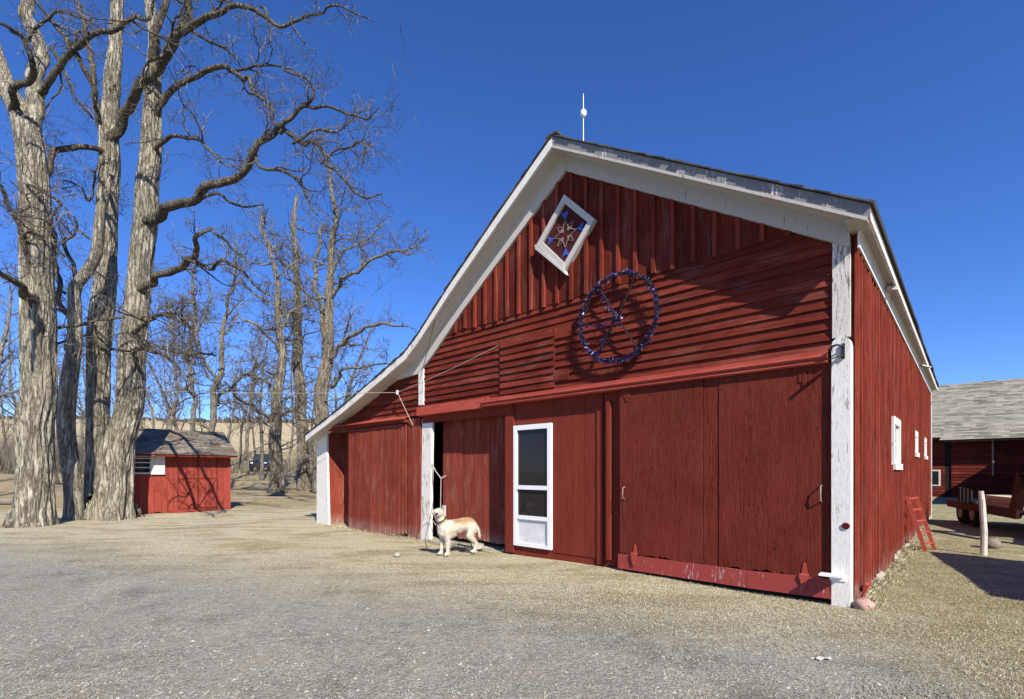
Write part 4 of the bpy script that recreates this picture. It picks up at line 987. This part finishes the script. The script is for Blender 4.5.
# slender dark trunk just behind it
t = Tree(G(72, 520)); Y = 14.75
t.limb([(73, 522, 10, 0), (72, 480, 10, 0), (67, 430, 9.8, 0), (69, 385, 9.5, 0), (73, 345, 8.5, 0), (74, 310, 7.5, 0), (75, 288, 7, 0), (86, 272, 6.5, .1), (95, 256, 6.2, .2), (98, 238, 6, .2), (100, 215, 5.5, .2), (106, 195, 4, .2), (112, 175, 2.5, .2)], Y, .5, .5, flare=.3)
t.limb([(74, 300, 4, 0), (70, 270, 3.4, -.2), (68, 248, 3, -.3), (74, 234, 2.2, -.4), (80, 222, 1.4, -.5)], Y, 1.5, .1)
t.limb([(68, 345, 5, 0), (66, 322, 4.5, .2), (60, 300, 4.2, .3), (53, 284, 4, .3), (51, 258, 3.4, .3), (53, 226, 3, .2), (48, 196, 2, .1)], Y, .9, .15)
t.done('bare_tree', 'slim dark shaded trunk between the two massive pale trunks', 'bark', GT)
# middle straight trunk
t = Tree(G(97, 514.5)); Y = 16.1
t.limb([(96, 518, 11, 0), (97, 470, 11, 0), (98, 420, 11.5, 0), (98, 380, 12, 0), (101, 330, 12, 0), (104, 290, 11.5, 0), (105, 250, 11, 0), (107, 210, 11, 0), (108, 180, 10.5, 0), (110, 150, 10.5, 0), (111, 115, 9, 0), (112, 75, 8, 0), (115, 40, 7, .1), (117, 10, 6.2, .2), (119, -40, 5, .4), (118, -110, 3, .6)], Y, .4, .5, flare=.35)
t.limb([(106, 140, 7, 0), (101, 118, 5.5, .1), (95, 95, 5, .2), (90, 70, 4.6, .3), (88, 50, 4.4, .3), (83, 28, 4, .4), (76, 5, 3.4, .5), (66, -30, 2.4, .6)], Y, .8, .2)
t.limb([(112, 140, 8, -.1), (117, 124, 8, -.3), (126, 107, 7.6, -.5), (139, 92, 7.4, -.8), (151, 74, 7.2, -1.1), (163, 57, 7.2, -1.4), (176, 42, 7, -1.7), (190, 25, 5.5, -2), (207, 14, 4.4, -2.3), (230, 6, 3.6, -2.6), (248, 5, 3.2, -2.8), (264, 13, 2.8, -3), (282, 24, 2.4, -3.2), (294, 23, 2.2, -3.3), (306, 14, 1.9, -3.4), (315, 4, 1.5, -3.5), (340, 10, 1.2, -3.7), (372, 22, .7, -3.9)], Y, .8, .25)
t.limb([(172, 46, 5.5, -1.6), (178, 28, 5.5, -1.6), (184, 8, 5.2, -1.6), (192, -20, 4.4, -1.6), (196, -80, 2.6, -1.6)], Y, .5, .2)
t.limb([(264, 14, 1.8, -3), (270, 28, 1.5, -3), (275, 44, .9, -3)], Y, 1, .1)
t.limb([(294, 24, 1.6, -3.3), (299, 38, 1.2, -3.3), (311, 45, .7, -3.3)], Y, 1, .1)
t.limb([(101, 152, 4.6, -.2), (92, 147, 4.4, -.4), (80, 149, 4.6, -.6), (66, 150, 5, -.8), (56, 157, 5, -1), (50, 172, 4.8, -1.1), (46, 184, 4, -1.2), (44, 200, 2.5, -1.3)], Y, .9, .2)
t.limb([(96, 172, 1.6, -.1), (90, 200, 2, -.2), (84, 190, 1.7, -.4), (66, 183, 1.3, -.6)], Y, 1.4, .1)
t.limb([(102, 345, 2.6, -.3), (85, 336, 2.6, -.6), (68, 340, 2.2, -.9), (54, 352, 1.6, -1.2)], Y, 1.2, .1)
t.done('bare_tree', 'straight grey trunk rising behind between dark and leaning trunks', 'bark', GT)
# big leaning trunk beside the shed
t = Tree(G(112, 517)); Y = 15.3
t.limb([(110, 520, 22, 0), (112, 500, 19, 0), (117, 470, 17, 0), (122, 440, 15.5, 0), (127, 405, 14.5, 0), (131, 370, 13.5, 0), (134, 335, 13, 0), (138, 300, 12.5, 0), (141, 265, 12, 0), (143, 230, 12, 0), (146, 195, 11.5, 0), (149, 160, 11, 0), (152, 125, 10, 0), (154, 95, 8.5, 0), (155, 70, 7.5, 0), (154, 45, 6, 0), (151, 15, 5.5, 0), (148, -30, 4.5, .2), (140, -100, 2.5, .3)], Y, .3, .5, flare=.45)
t.limb([(156, 70, 6.5, 0), (158, 40, 6, -.2), (160, 15, 5.4, -.3), (162, -20, 4, -.5), (166, -80, 2, -.6)], Y, .5, .3)
t.limb([(149, 222, 8, -.1), (157, 215, 8, -.3), (168, 208, 7.4, -.5), (192, 198, 6.6, -.8), (212, 188, 6.2, -1), (228, 179, 5.6, -1.2), (245, 167, 5.2, -1.4), (257, 151, 4.8, -1.5), (268, 136, 4.4, -1.6), (276, 127, 4, -1.7), (286, 129, 3.4, -1.7), (299, 139, 3, -1.8), (311, 143, 2.7, -1.8), (324, 155, 2.4, -1.9), (330, 166, 2.2, -1.9), (347, 178, 1.9, -2), (360, 190, 1.6, -2), (380, 190, 1, -2.1)], Y, 1.0, .3)
t.limb([(283, 129, 3.2, -1.7), (288, 121, 3.2, -1.8), (299, 112, 2.8, -1.9), (313, 106, 2.4, -2), (314, 92, 2, -2.1), (308, 82, 1.8, -2.2), (297, 74, 1.4, -2.2), (282, 68, 1, -2.3)], Y, 1.3, .2)
t.limb([(312, 107, 2.2, -2), (329, 109, 2, -2), (352, 115, 1.7, -2.1), (366, 114, 1.2, -2.1), (380, 108, .7, -2.2)], Y, 1.6, .1)
t.limb([(301, 140, 2, -1.8), (316, 134, 1.9, -1.8), (339, 133, 1.6, -1.7), (354, 122, 1, -1.7)], Y, 1.5, .1)
t.limb([(327, 158, 1.6, -1.9), (345, 142, 1.5, -2.1), (360, 146, 1.2, -2.2), (364, 166, .8, -2.3)], Y, 1.5, .1)
t.limb([(255, 156, 2.2, -1.5), (263, 168, 2.4, -1.7), (282, 171, 2.2, -1.9), (299, 186, 2, -2), (308, 205, 1.6, -2.1), (322, 222, 1.1, -2.2)], Y, 1.5, .1)
t.limb([(176, 206, 2.8, -.6), (196, 203, 2.4, -.4), (222, 196, 2.2, -.1), (240, 204, 1.8, .1), (268, 206, 1.1, .3)], Y, 1.2, .15)
t.limb([(154, 118, 5, 0), (162, 103, 5, -.1), (177, 85, 4.6, -.3), (193, 75, 4.2, -.5), (210, 68, 4, -.7), (230, 69, 3.6, -.9), (243, 75, 3, -1), (250, 84, 2.6, -1.1), (255, 94, 2.5, -1.2), (266, 101, 2.2, -1.3), (268, 115, 1.9, -1.4), (274, 124, 1.6, -1.5)], Y, 1.0, .2)
t.limb([(236, 71, 2.2, -.9), (254, 70, 1.9, -1), (270, 66, 1.6, -1.2), (286, 70, 1.2, -1.3), (300, 76, .8, -1.4)], Y, 1.5, .1)
t.limb([(190, 28, 2.5, -.3), (206, 40, 2.4, -.4), (222, 52, 2, -.5), (236, 62, 1.4, -.7), (243, 70, 1, -.8)], Y, 1.3, .1)
t.limb([(142, 288, 6, -.2), (148, 284, 6, -.5), (158, 278, 5.6, -.8), (172, 269, 5.2, -1.2), (190, 260, 4.8, -1.6), (196, 251, 4.2, -1.8), (203, 242, 3.4, -2), (204, 226, 2.2, -2.2), (212, 229, 2, -2.3), (228, 244, 1.8, -2.4), (244, 262, 1.2, -2.6)], Y, 1.5, .25)
t.limb([(190, 260, 3, -1.6), (207, 266, 3, -1.7), (223, 263, 2.6, -1.9), (238, 271, 2.2, -2), (256, 284, 1.6, -2.2), (275, 300, 1, -2.4)], Y, 1.5, .1)
t.limb([(152, 150, 3.4, -.1), (164, 141, 3.4, -.3), (177, 137, 3, -.5), (196, 141, 2.6, -.7), (208, 148, 2.2, -.8), (218, 159, 1.7, -.9), (230, 168, 1, -1)], Y, 1.2, .1)
t.limb([(138, 330, 4, -.3), (150, 322, 3.6, -1.0), (163, 316, 3.2, -2.0), (178, 318, 2.8, -3.0), (190, 326, 2, -3.8)], Y, 2.2, .1)
t.limb([(134, 352, 4, -.3), (142, 348, 3.6, -1.2), (158, 352, 3, -2.4), (172, 360, 2.2, -3.4), (182, 375, 1.4, -4)], Y, 2.0, .1)
t.limb([(136, 340, 3, .3), (160, 345, 2.6, .6), (190, 350, 2.2, .8), (215, 352, 1.4, 1)], Y, 2.0, .1)
t.done('bare_tree', 'huge leaning grey trunk in front of the red shed', 'bark', GT)

# trees behind, traced trunks
t = Tree(G(322, 488) * 1.0); Y = 29.0; t.base = W(322, 489, Y)
tp = [(321, 492, 9, 0), (321, 450, 8, 0), (321, 410, 7.2, 0), (323, 370, 6.6, 0), (327, 330, 5.6, 0), (330, 290, 4.8, 0), (331, 255, 4, 0), (334, 225, 3.2, 0), (333, 195, 2.4, 0), (331, 165, 1.4, 0)]; t.limb(tp, Y, .5, .4, flare=.3, tl=1.4)
t.limb([(324, 345, 5, 0), (322, 322, 4.2, .4), (318, 295, 3.8, .8), (315, 268, 3.2, 1), (319, 245, 2.4, 1.2), (322, 222, 1.4, 1.2)], Y, 1.1, .2, tl=1.4)
t.limb([(332, 296, 3.4, 0), (340, 282, 3.2, -.5), (354, 274, 2.8, -1), (370, 261, 2.4, -1.5), (393, 252, 2, -2), (412, 247, 1.4, -2.5), (424, 236, .8, -3)], Y, 1.2, .2, tl=1.4)
t.limb([(330, 360, 4, 0), (340, 348, 3.6, -.5), (354, 335, 3.1, -1.4), (380, 327, 2.4, -2.2), (406, 327, 1.3, -3)], Y, 1.2, .2, tl=1.4)
t.limb([(333, 262, 2.4, 0), (352, 250, 2, .5), (368, 238, 1.6, .8), (384, 226, 1, 1)], Y, 1.3, .1, tl=1.4)
t.limb([(329, 300, 2.6, 0), (310, 296, 2.2, -1), (296, 284, 1.7, -1.7), (284, 268, 1, -2)], Y, 1.3, .1, tl=1.4)
t.limb([(334, 385, 3, 0), (345, 372, 2.6, -.5), (366, 368, 2, -1), (392, 362, 1.2, -1.5)], Y, 1.2, .1, tl=1.2)
t.limit = 17000; t.forks(tp, Y, 40, 3.8); t.done('bare_tree', 'tall bare tree whose stout trunk stands just left of the barn', 'bark2', GT)
t = Tree(W(303, 488, 30.5)); Y = 30.5
tp = [(304, 492, 6.5, 0), (303, 440, 6, 0), (300, 390, 5.6, 0), (298, 340, 5, 0), (298, 300, 4.5, 0), (296, 260, 3.8, 0), (294, 225, 3, 0), (298, 195, 2, 0)]; t.limb(tp, Y, .6, .3, flare=.3, tl=1.4)
t.limb([(297, 280, 2.6, 0), (285, 262, 2.4, -.6), (272, 246, 2, -1.2), (262, 225, 1.6, -1.6), (258, 205, 1, -2)], Y, 1.3, .1, tl=1.4)
t.limb([(298, 330, 2.8, 0), (284, 318, 2.4, -.6), (268, 300, 2, -1.2), (250, 288, 1.5, -1.6), (236, 280, .9, -2)], Y, 1.3, .1, tl=1.4)
t.limb([(299, 350, 2.6, 0), (288, 340, 2.3, .6), (270, 332, 1.8, 1), (252, 330, 1, 1.4)], Y, 1.3, .1, tl=1.4)
t.limit = 13000; t.forks(tp, Y, 24); t.done('bare_tree', 'bare tree with narrow trunk second left of the barn', 'bark2', GT)
t = Tree(W(277, 489, 26.5)); Y = 26.5
tp = [(277, 493, 7, 0), (276, 465, 6.5, 0), (277, 435, 6.2, 0), (279, 400, 5.6, 0), (281, 365, 5, 0), (282, 330, 4.2, 0), (278, 295, 3.3, 0), (272, 262, 2.5, 0), (266, 232, 1.7, 0), (262, 205, .9, 0)]; t.limb(tp, Y, .8, .3, flare=.4, tl=1.4)
t.limb([(275, 427, 3.6, 0), (266, 414, 3.2, -.4), (254, 408, 2.7, -.9), (240, 398, 2, -1.3), (226, 384, 1.2, -1.6)], Y, 1.4, .1, tl=1.2)
t.limb([(279, 400, 2.8, 0), (268, 384, 2.4, .6), (254, 376, 2, 1), (240, 374, 1.2, 1.3)], Y, 1.4, .1, tl=1.2)
t.limb([(281, 352, 2.8, 0), (268, 334, 2.4, -.8), (250, 322, 2, -1.4), (232, 316, 1.1, -1.8)], Y, 1.4, .1, tl=1.4)
t.limb([(280, 425, 3, 0), (290, 412, 2.6, -.4), (302, 404, 2, -.8), (316, 390, 1.2, -1.2)], Y, 1.4, .1, tl=1.2)
t.limb([(282, 330, 2.4, 0), (292, 312, 2, .6), (304, 300, 1.5, 1), (312, 284, .9, 1.2)], Y, 1.4, .1, tl=1.2)
t.limit = 12000; t.forks(tp, Y, 24); t.done('bare_tree', 'bare tree with low spreading limbs right of the parked car', 'bark2', GT)
t = Tree(W(212, 487, 31)); Y = 31
tp = [(212, 490, 6, 0), (213, 440, 5.6, 0), (214, 405, 5.2, 0), (217, 375, 4.8, 0), (221, 345, 4.2, 0), (226, 318, 3.4, 0), (232, 292, 2.6, 0), (237, 268, 1.7, 0), (240, 245, .9, 0)]; t.limb(tp, Y, .9, .35, tl=1.4)
t.limb([(216, 402, 3.2, 0), (224, 392, 3, -.5), (238, 379, 2.5, -1), (250, 371, 2, -1.5), (266, 356, 1.2, -1.9)], Y, 1.4, .1, tl=1.3)
t.limb([(216, 380, 2.6, 0), (206, 362, 2.2, .6), (198, 340, 1.8, 1), (194, 318, 1, 1.3)], Y, 1.4, .1, tl=1.3)
t.limit = 12000; t.forks(tp, Y, 24); t.done('bare_tree', 'slender forked bare tree standing behind the shed roof', 'bark2', GT)
t = Tree(W(193, 486, 34)); Y = 34
tp = [(194, 488, 4.6, 0), (193, 430, 4.2, 0), (192, 390, 4, 0), (191, 350, 3.6, 0), (194, 310, 3, 0), (192, 280, 2.2, 0), (196, 250, 1.2, 0)]; t.limb(tp, Y, 1.2, .35, tl=1.5)
t.limb([(192, 370, 2.4, 0), (180, 350, 2, .6), (172, 325, 1.6, 1), (170, 300, 1, 1.2)], Y, 1.4, .1, tl=1.4)
t.limb([(192, 345, 2.4, 0), (202, 325, 2, -.6), (208, 300, 1.6, -1), (206, 275, 1, -1.2)], Y, 1.4, .1, tl=1.4)
t.limit = 12000; t.forks(tp, Y, 24); t.done('bare_tree', 'straight bare tree over the middle of the shed roof', 'bark2', GT)
# generic trees further back
def gz2(x, y): return float(gh(x, y))
gen = [(468, 36, 20, .26, 'bare tree showing its top above the left roof slope'), (168, 37, 13, .2, 'bare tree between the leaning trunk and the shed ridge'),
       (-25, 24, 12, .2, 'bare tree at the extreme left edge of the photo'), (55, 33, 12.5, .2, 'bare tree seen in the gap right of the first pale trunk'),
       (125, 45, 13.5, .2, 'bare tree seen past the middle trunks'), (245, 46, 13, .2, 'distant bare tree above the dark parked car'),
       (150, 56, 13, .2, 'far bare tree framed by the leaning trunk and shed'), (15, 44, 13, .2, 'far bare tree left of the first pale trunk'), (300, 62, 14, .22, 'far bare tree behind the pair left of the barn'),
       (80, 62, 13, .2, 'far bare tree glimpsed between dark and straight trunks'),
       (-60, 30, 11, .17, 'bare tree leaning in from beyond the left edge'), (2, 60, 11, .17, 'small far bare tree at the left edge above the brush'), (182, 44, 12, .18, 'bare tree behind the shed between two nearer trunks'),
       (228, 60, 11, .16, 'far thin bare tree rising from the field edge right of the shed'), (262, 38, 11, .16, 'thin bare tree just left of the low limbed tree'), (338, 40, 13, .2, 'bare tree close behind the lean-to roof edge')]
gen += [(u_, y_, h_, .15, None) for u_, y_, h_ in ((-40, 52, 12), (-8, 70, 14), (28, 52, 13), (60, 48, 12), (90, 50, 13), (108, 66, 15), (135, 58, 14), (160, 70, 14), (205, 72, 13), (72, 74, 15))]
gen += [(u_, y_, h_, .15, 0) for u_, y_, h_ in ((150, 44, 13), (176, 52, 13), (222, 50, 14), (240, 58, 14), (256, 66, 15), (288, 48, 13), (312, 56, 14), (345, 50, 13))]
for u, Yd, hh, r_, lab in gen:
    X_ = (u - CX) / F * Yd; t = Tree((X_, Yd, gz2(X_, Yd) - .1)); t.limit = 6500 if lab else 4000; t.fine = .75
    t.auto(t.base, (R.uniform(-.05, .05), 0, 1), hh, r_, 0, 3, .15)
    t.done('bare_tree', lab, 'bark2', 'bare trees beyond the yard') if lab else t.done('bare_tree', 'thin bare tree in the grove between the shed and the barn', 'bark2', 'grove trees between shed and barn') if lab == 0 else t.done('bare_tree', 'thin bare woodland tree in the thicket behind the massive pale trunks', 'bark2', 'woodland trees behind the pale trunks')
# brush thicket along the fence line
br = MB()
for k in range(9000):
    u = R.uniform(-80, 420) if k % 2 else R.uniform(-80, 150); Yd = R.uniform(42, 66); X_ = (u - CX) / F * Yd; z = gz2(X_, Yd)
    hh = R.uniform(.5, 2.0) * (.6 + .8 * abs(mnoise.noise(Vector((X_*.25, Yd*.2, 0))))) * (3.2 if u < 130 else .75); tx, ty = R.gauss(0, .3)*hh, R.gauss(0, .3)*hh; wd = R.uniform(.010, .024)
    br.add([(X_ - wd, Yd, z), (X_ + wd, Yd, z), (X_ + tx, Yd + ty, z + hh)], [(0, 1, 2)])
tag(br.build('brush_thicket', M['twig'], fix=False), 'grey brown brush growing along the edge of the tan field', 'brush', kind='stuff')
ct = MB()
for k in range(2600):
    X_ = R.uniform(-330, 60); Yd = 240 + .12 * X_ + R.uniform(-8, 10); z = gz2(X_, Yd)
    hh = R.uniform(2, 5.0) * (.35 + 1.2 * abs(mnoise.noise(Vector((X_*.02, 2, 0))))); wd = R.uniform(.3, .9)
    ct.add([(X_ - wd, Yd, z - .5), (X_ + wd, Yd, z - .5), (X_ + wd*.8, Yd + 1, z + hh*.7), (X_, Yd, z + hh), (X_ - wd*.8, Yd + 1, z + hh*.6)], [(0, 1, 2, 3, 4)])
tag(ct.build('ridge_woods', M['twig'], fix=False), 'dark far off line of woods on the hill crest', 'woods', kind='stuff')
# fallen logs behind the trunks at left
for i, (u, v, L, r_, th, lab) in enumerate([(4, 505, 3.4, .16, .12, 'lowest fallen log left of the first pale trunk'), (58, 498, 3.2, .15, -.06, 'fallen log lying behind the gap beside the first trunk'), (10, 489, 4.2, .17, .05, 'upper fallen log left of the first pale trunk'),
                                            (262, 500, 3.0, .10, .2, 'thin fallen branch on the litter right of the shed'), (250, 489, 3.4, .10, -.05, 'thin fallen branch below the parked car')]):
    p = G(u, v); mb = MB(); d_ = Vector((math.cos(th), math.sin(th), 0)) * L / 2
    mb.tube([p - d_ + Vector((0, 0, r_*.8)), p - d_*.3 + Vector((0, .06, r_)), p + d_*.4 + Vector((0, -.05, r_*.9)), p + d_ + Vector((0, 0, r_))], [r_, r_*.95, r_*.85, r_*.6], 9, bark=.1)
    tag(mb.build('fallen_log', M['log'], loc=p), lab, 'log', 'fallen wood')
# wire fence posts by the field
for u, Yd, lab in ((248, 44, 'thin dark fence post left of the parked car'),):
    X_ = (u - CX) / F * Yd; z = gz2(X_, Yd); mb = MB(); mb.tube([(X_, Yd, z - .2), (X_ + .04, Yd, z + 2.0)], .07, 6); tag(mb.build('fence_post', M['log'], loc=(X_, Yd, z)), lab, 'post')

# ------------------------------------------------------------------ parked car far off
Yd = 50; X_ = (264 - CX) / F * Yd; cz = gz2(X_, Yd)
car = thing('parked_car', (X_, Yd, cz), 'dark blue car parked beyond the trees under the tan field', 'car', rad(14))
mb = MB()
def carprof(): return [(-.88, .35), (.88, .35), (.90, .75), (.84, 1.0), (-.84, 1.0), (-.90, .75)]
mb.prism(carprof(), 'b', -2.2, 2.2); mb.prism([(-.84, 1.0), (.84, 1.0), (.66, 1.68), (-.66, 1.68)], 'b', -.9, 1.9); mb.build('body', M['carpaint'], car)
mb = MB(); mb.hexa([(-.72, -.905, 1.05), (.72, -.905, 1.05), (.72, -.89, 1.05), (-.72, -.89, 1.05), (-.6, -.905, 1.6), (.6, -.905, 1.6), (.6, -.89, 1.6), (-.6, -.89, 1.6)]); mb.build('windscreen', M['glass'], car)
for sx in (-.62, .62):
    mb = MB(); mb.box(sx - .15, sx + .15, -2.24, -2.19, .72, .86); mb.build('headlight', M['lamp'], car)
mb = MB(); mb.box(-.38, .38, -2.23, -2.19, .60, .86); mb.build('grille', M['iron'], car)
mb = MB(); mb.box(-.86, .86, -2.30, -2.2, .38, .55); mb.build('bumper', M['iron'], car)
for sx in (-.80, .80):
    for yy in (-1.4, 1.4):
        mb = MB(); mb.tube([(sx - .11, yy, .34), (sx + .11, yy, .34)], .34, 14); mb.build('wheel', M['rubber'], car)

# ------------------------------------------------------------------ the dog
Dp = G(457, 553.5); DH = Vector((-.62, -.40, 0)).normalized()      # heading towards the left and the viewer
DH = Vector((-.80, -.60, 0)).normalized()
dog = thing('dog', Dp, 'white and tan dog standing tethered before the dark doorway', 'dog', math.atan2(DH.y, DH.x))
D = MB()
def caps(p, q, r0, r1, n=14, m=6):
    p = Vector(p); q = Vector(q); d_ = (q - p); L = d_.length; d_.normalize()
    x_ = d_.cross(Vector((.2, 1, .3))).normalized(); y_ = d_.cross(x_); vs = []
    rows = [(-math.pi/2 + (i + .001) * math.pi / 2 / m, 0) for i in range(m + 1)] + [((i) * math.pi / 2 / m, 1) for i in range(m)] + [(math.pi/2 - .001, 1)]
    for an, e in rows:
        c_ = p if e == 0 else q; r_ = r0 if e == 0 else r1
        for k in range(n):
            th = 2*math.pi*k/n; vs.append(c_ + d_*(math.sin(an)*r_) + (x_*math.cos(th) + y_*math.sin(th))*(math.cos(an)*r_))
    nr = len(rows); D.add(vs, [(i*n + k, i*n + (k+1) % n, (i+1)*n + (k+1) % n, (i+1)*n + k) for i in range(nr - 1) for k in range(n)] + [tuple(range(n - 1, -1, -1)), tuple((nr-1)*n + k for k in range(n))])
# torso
caps((.24, 0, .46), (.02, 0, .485), .135, .125); caps((.02, 0, .49), (-.22, 0, .515), .118, .115); caps((.27, 0, .39), (.14, 0, .39), .10, .105); caps((.30, 0, .50), (.31, 0, .42), .09, .07); caps((-.24, 0, .50), (-.28, 0, .46), .115, .10)
# neck and head raised, turned to the viewer
caps((.28, 0, .52), (.38, .03, .68), .095, .075); hd = Vector((.42, .05, .735)); caps(hd + Vector((-.03, 0, .0)), hd + Vector((.02, .03, .005)), .084, .078)
mz = Vector((.50, .86, -.04)).normalized()
caps(hd + mz*.05, hd + mz*.145, .056, .040)
sdv = Vector((-mz.y, mz.x, 0)).normalized()
for s_ in (1, -1):
    caps(hd + sdv*s_*.062 + Vector((-.02, -.01, .045)), hd + sdv*s_*.088 + Vector((-.035, -.02, -.015)), .022, .020)
# legs: front
for s_, fx in ((.085, .0), (-.085, .03)):
    caps((.25, s_*.9, .42), (.235 + fx*.3, s_, .25), .072, .046); caps((.235 + fx*.3, s_, .25), (.235 + fx, s_, .06), .043, .031); caps((.24 + fx, s_, .028), (.285 + fx, s_, .022), .032, .026)
for s_, fx in ((.09, .0), (-.09, -.08)):
    caps((-.26, s_*.8, .45), (-.20 + fx, s_, .30), .095, .060); caps((-.20 + fx, s_, .30), (-.33 + fx, s_, .165), .060, .034); caps((-.33 + fx, s_, .165), (-.31 + fx, s_, .05), .033, .029); caps((-.31 + fx, s_, .026), (-.255 + fx, s_, .022), .032, .027)
# tail hanging
caps((-.36, 0, .50), (-.43, .01, .40), .034, .030); caps((-.43, .01, .40), (-.46, .02, .25), .030, .018)
m, nt, b = newmat('dog_fur'); n = N(nt)
sep = n.n('SeparateXYZ'); n.l(n.coord(), sep.inputs[0])
f1 = n.noise(n.coord(), 5, 4, .6); f2 = n.noise(n.coord((10, 30, 30)), 4, 5, .7)
zz = n.math('ADD', sep.outputs[2], n.math('MULTIPLY_ADD', f1, .24, -.12)); xx = n.math('ADD', sep.outputs[0], n.math('MULTIPLY_ADD', f1, .2, -.1))
sad = n.math('MULTIPLY', n.ramp(zz, [(.50, 0), (.56, 1)]), n.math('MULTIPLY', n.ramp(n.math('ADD', xx, .5), [(.17, 0), (.22, 1)]), n.ramp(n.math('ADD', xx, .5), [(.60, 1), (.66, 0)])))
wh = n.ramp(f2, [(.3, (.42, .37, .28)), (.7, (.62, .57, .48))]); tan = n.ramp(f2, [(.3, (.22, .115, .04)), (.7, (.40, .24, .10))])
sad = n.math('MULTIPLY', sad, n.ramp(n.noise(n.coord((9, 9, 4)), 2, 4, .6), [(.30, .25), (.48, 1)]))
n.l(n.mix(n.math('MULTIPLY', sad, .9), wh, tan), b.inputs['Base Color']); b.inputs['Roughness'].default_value = .9; n.bump(b, f2, .5, .01)
db = D.build('body', m, dog, smooth=True)
rm = db.modifiers.new('remesh', 'REMESH'); rm.mode = 'VOXEL'; rm.voxel_size = .011; rm.use_smooth_shade = True
sm = db.modifiers.new('smooth', 'SMOOTH'); sm.factor = .5; sm.iterations = 4
fx = bpy.data.textures.new('fur_clumps', 'CLOUDS'); fx.noise_scale = .035; fx.noise_depth = 3
dm = db.modifiers.new('clumps', 'DISPLACE'); dm.texture = fx; dm.strength = .022; dm.mid_level = .5
bpy.context.view_layer.update()
ev = db.evaluated_get(bpy.context.evaluated_depsgraph_get()); em = ev.to_mesh(); ps = [(p.center.copy(), p.normal.copy()) for p in em.polygons]; ev.to_mesh_clear()
fur = MB()
for _ in range(9000):
    c_, n_ = R.choice(ps); hd_ = c_.z > .62 and c_.x > .3
    L = R.uniform(.012, .022) if hd_ else R.uniform(.018, .042); dr = (n_ * .55 + Vector((-.8, 0, -.55)) + Vector((R.gauss(0, .25), R.gauss(0, .25), R.gauss(0, .25)))).normalized() * L; sd2 = dr.cross(n_ + Vector((.01, .02, .03))).normalized() * R.uniform(.0012, .0026)
    fur.add([c_ - sd2 - n_*.003, c_ + sd2 - n_*.003, c_ + dr], [(0, 1, 2)])
fur.build('fur', m, dog, fix=False)
M['nose'] = plain('dark_nose', (.02, .016, .015), .4, 0, .2)
mb = MB(); lump(mb, hd + mz*.186 + Vector((0, 0, .012)), (.024, .022, .018), 2); mb.build('nose', M['nose'], dog, smooth=True)
for s_ in (1, -1):
    mb = MB(); lump(mb, hd + mz*.076 + sdv*s_*.040 + Vector((0, 0, .032)), (.014, .014, .013), 3); mb.build('eye', M['nose'], dog, smooth=True)
mb = MB(); c0 = Vector((.335, .015, .615)); ax = Vector((.52, .1, .85)).normalized(); xa = ax.cross(Vector((0, 1, 0))).normalized(); ya = ax.cross(xa)
mb.tube([c0 + (xa*math.cos(k*math.pi/9) + ya*math.sin(k*math.pi/9))*.093 for k in range(19)], .013, 6, False); mb.build('collar', M['iron'], dog)
# tether
hk = W(431, 467, 11.2); hk = BW(7.40, .02, 1.62); mid = BW(6.86, -.16, 1.30)
colp = dog.matrix_basis @ Vector((.36, .03, .69)) if False else Dp + Matrix.Rotation(math.atan2(DH.y, DH.x), 3, 'Z') @ Vector((.33, .0, .70))
mb = MB(); mb.tube([hk, hk.lerp(mid, .5) + Vector((0, 0, -.03)), mid], .012, 5); mb.tube([mid, mid.lerp(colp, .4) + Vector((0, 0, -.08)), colp], .008, 5)
mb.tube([mid, mid + Vector((.10, .0, .06))], .012, 5)
tag(mb.build('tether', M['rope'], loc=hk), 'grey tether rope running from the white jamb to the dog', 'rope')
mb = MB(); q0 = BW(7.45, -.12, 0.02); mb.tube([q0 + Vector((-.05, -.3, 0)), q0 + Vector((-.03, -.2, .35)), q0 + Vector((.02, -.15, .55)), q0 + Vector((.12, -.1, .50)), q0 + Vector((.25, -.1, .3))], .009, 5)
tag(mb.build('bent_wire', M['rust'], loc=q0), 'bent rusty wire arching from the ground by the white jamb', 'wire')
mb = MB(); pts = [BW(7.2 - .13*k, -.22 - .05*math.sin(k*.8), .035) for k in range(15)]; mb.tube(pts, .02, 6); tag(mb.build('garden_hose', M['cream'], loc=pts[0]), 'pale hose lying on the ground behind the dog', 'hose')
mb = MB(); q0 = BW(5.75, -.20, 0); mb.lathe(q0, [(.10, .0), (.13, .02), (.12, .10), (.105, .10), (.10, .03), (.02, .025)], 14); tag(mb.build('water_bowl', M['stone'], loc=q0), 'pale bowl on the ground behind the hind legs of the dog', 'bowl')
# dry weeds at the foot of the walls
we = MB()
def blade(p, L, spread):
    th = R.uniform(0, 6.28); wd = R.uniform(.0012, .003); d_ = Vector((math.cos(th)*spread, math.sin(th)*spread, 1)).normalized()*L; s_ = Vector((-math.sin(th), math.cos(th), 0))*wd
    we.add([p - s_, p + s_, p + d_*.6 + s_*.7 + Vector((0, 0, .0)), p + d_ + Vector((math.cos(th), math.sin(th), -.3))*L*.2], [(0, 1, 2, 3)])
for k in range(2200):
    b_ = R.uniform(0, 10); blade(BW(-.05 - abs(R.gauss(0, .10)), b_, -.01), R.uniform(.02, .075), .5)
for k in range(900): blade(BW(R.uniform(5.2, 12.4), -.1 - abs(R.gauss(0, .12)), -.01), R.uniform(.02, .08), .6)
for k in range(350): blade(BW(-.12 + R.gauss(0, .06), .12 + R.gauss(0, .12), 0), R.uniform(.03, .09), .5)
tag(we.build('dry_weeds', M['straw'], fix=False), 'pale dry weeds along the foot of the barn walls', 'weeds', kind='stuff')

print('twigs', TW[0])
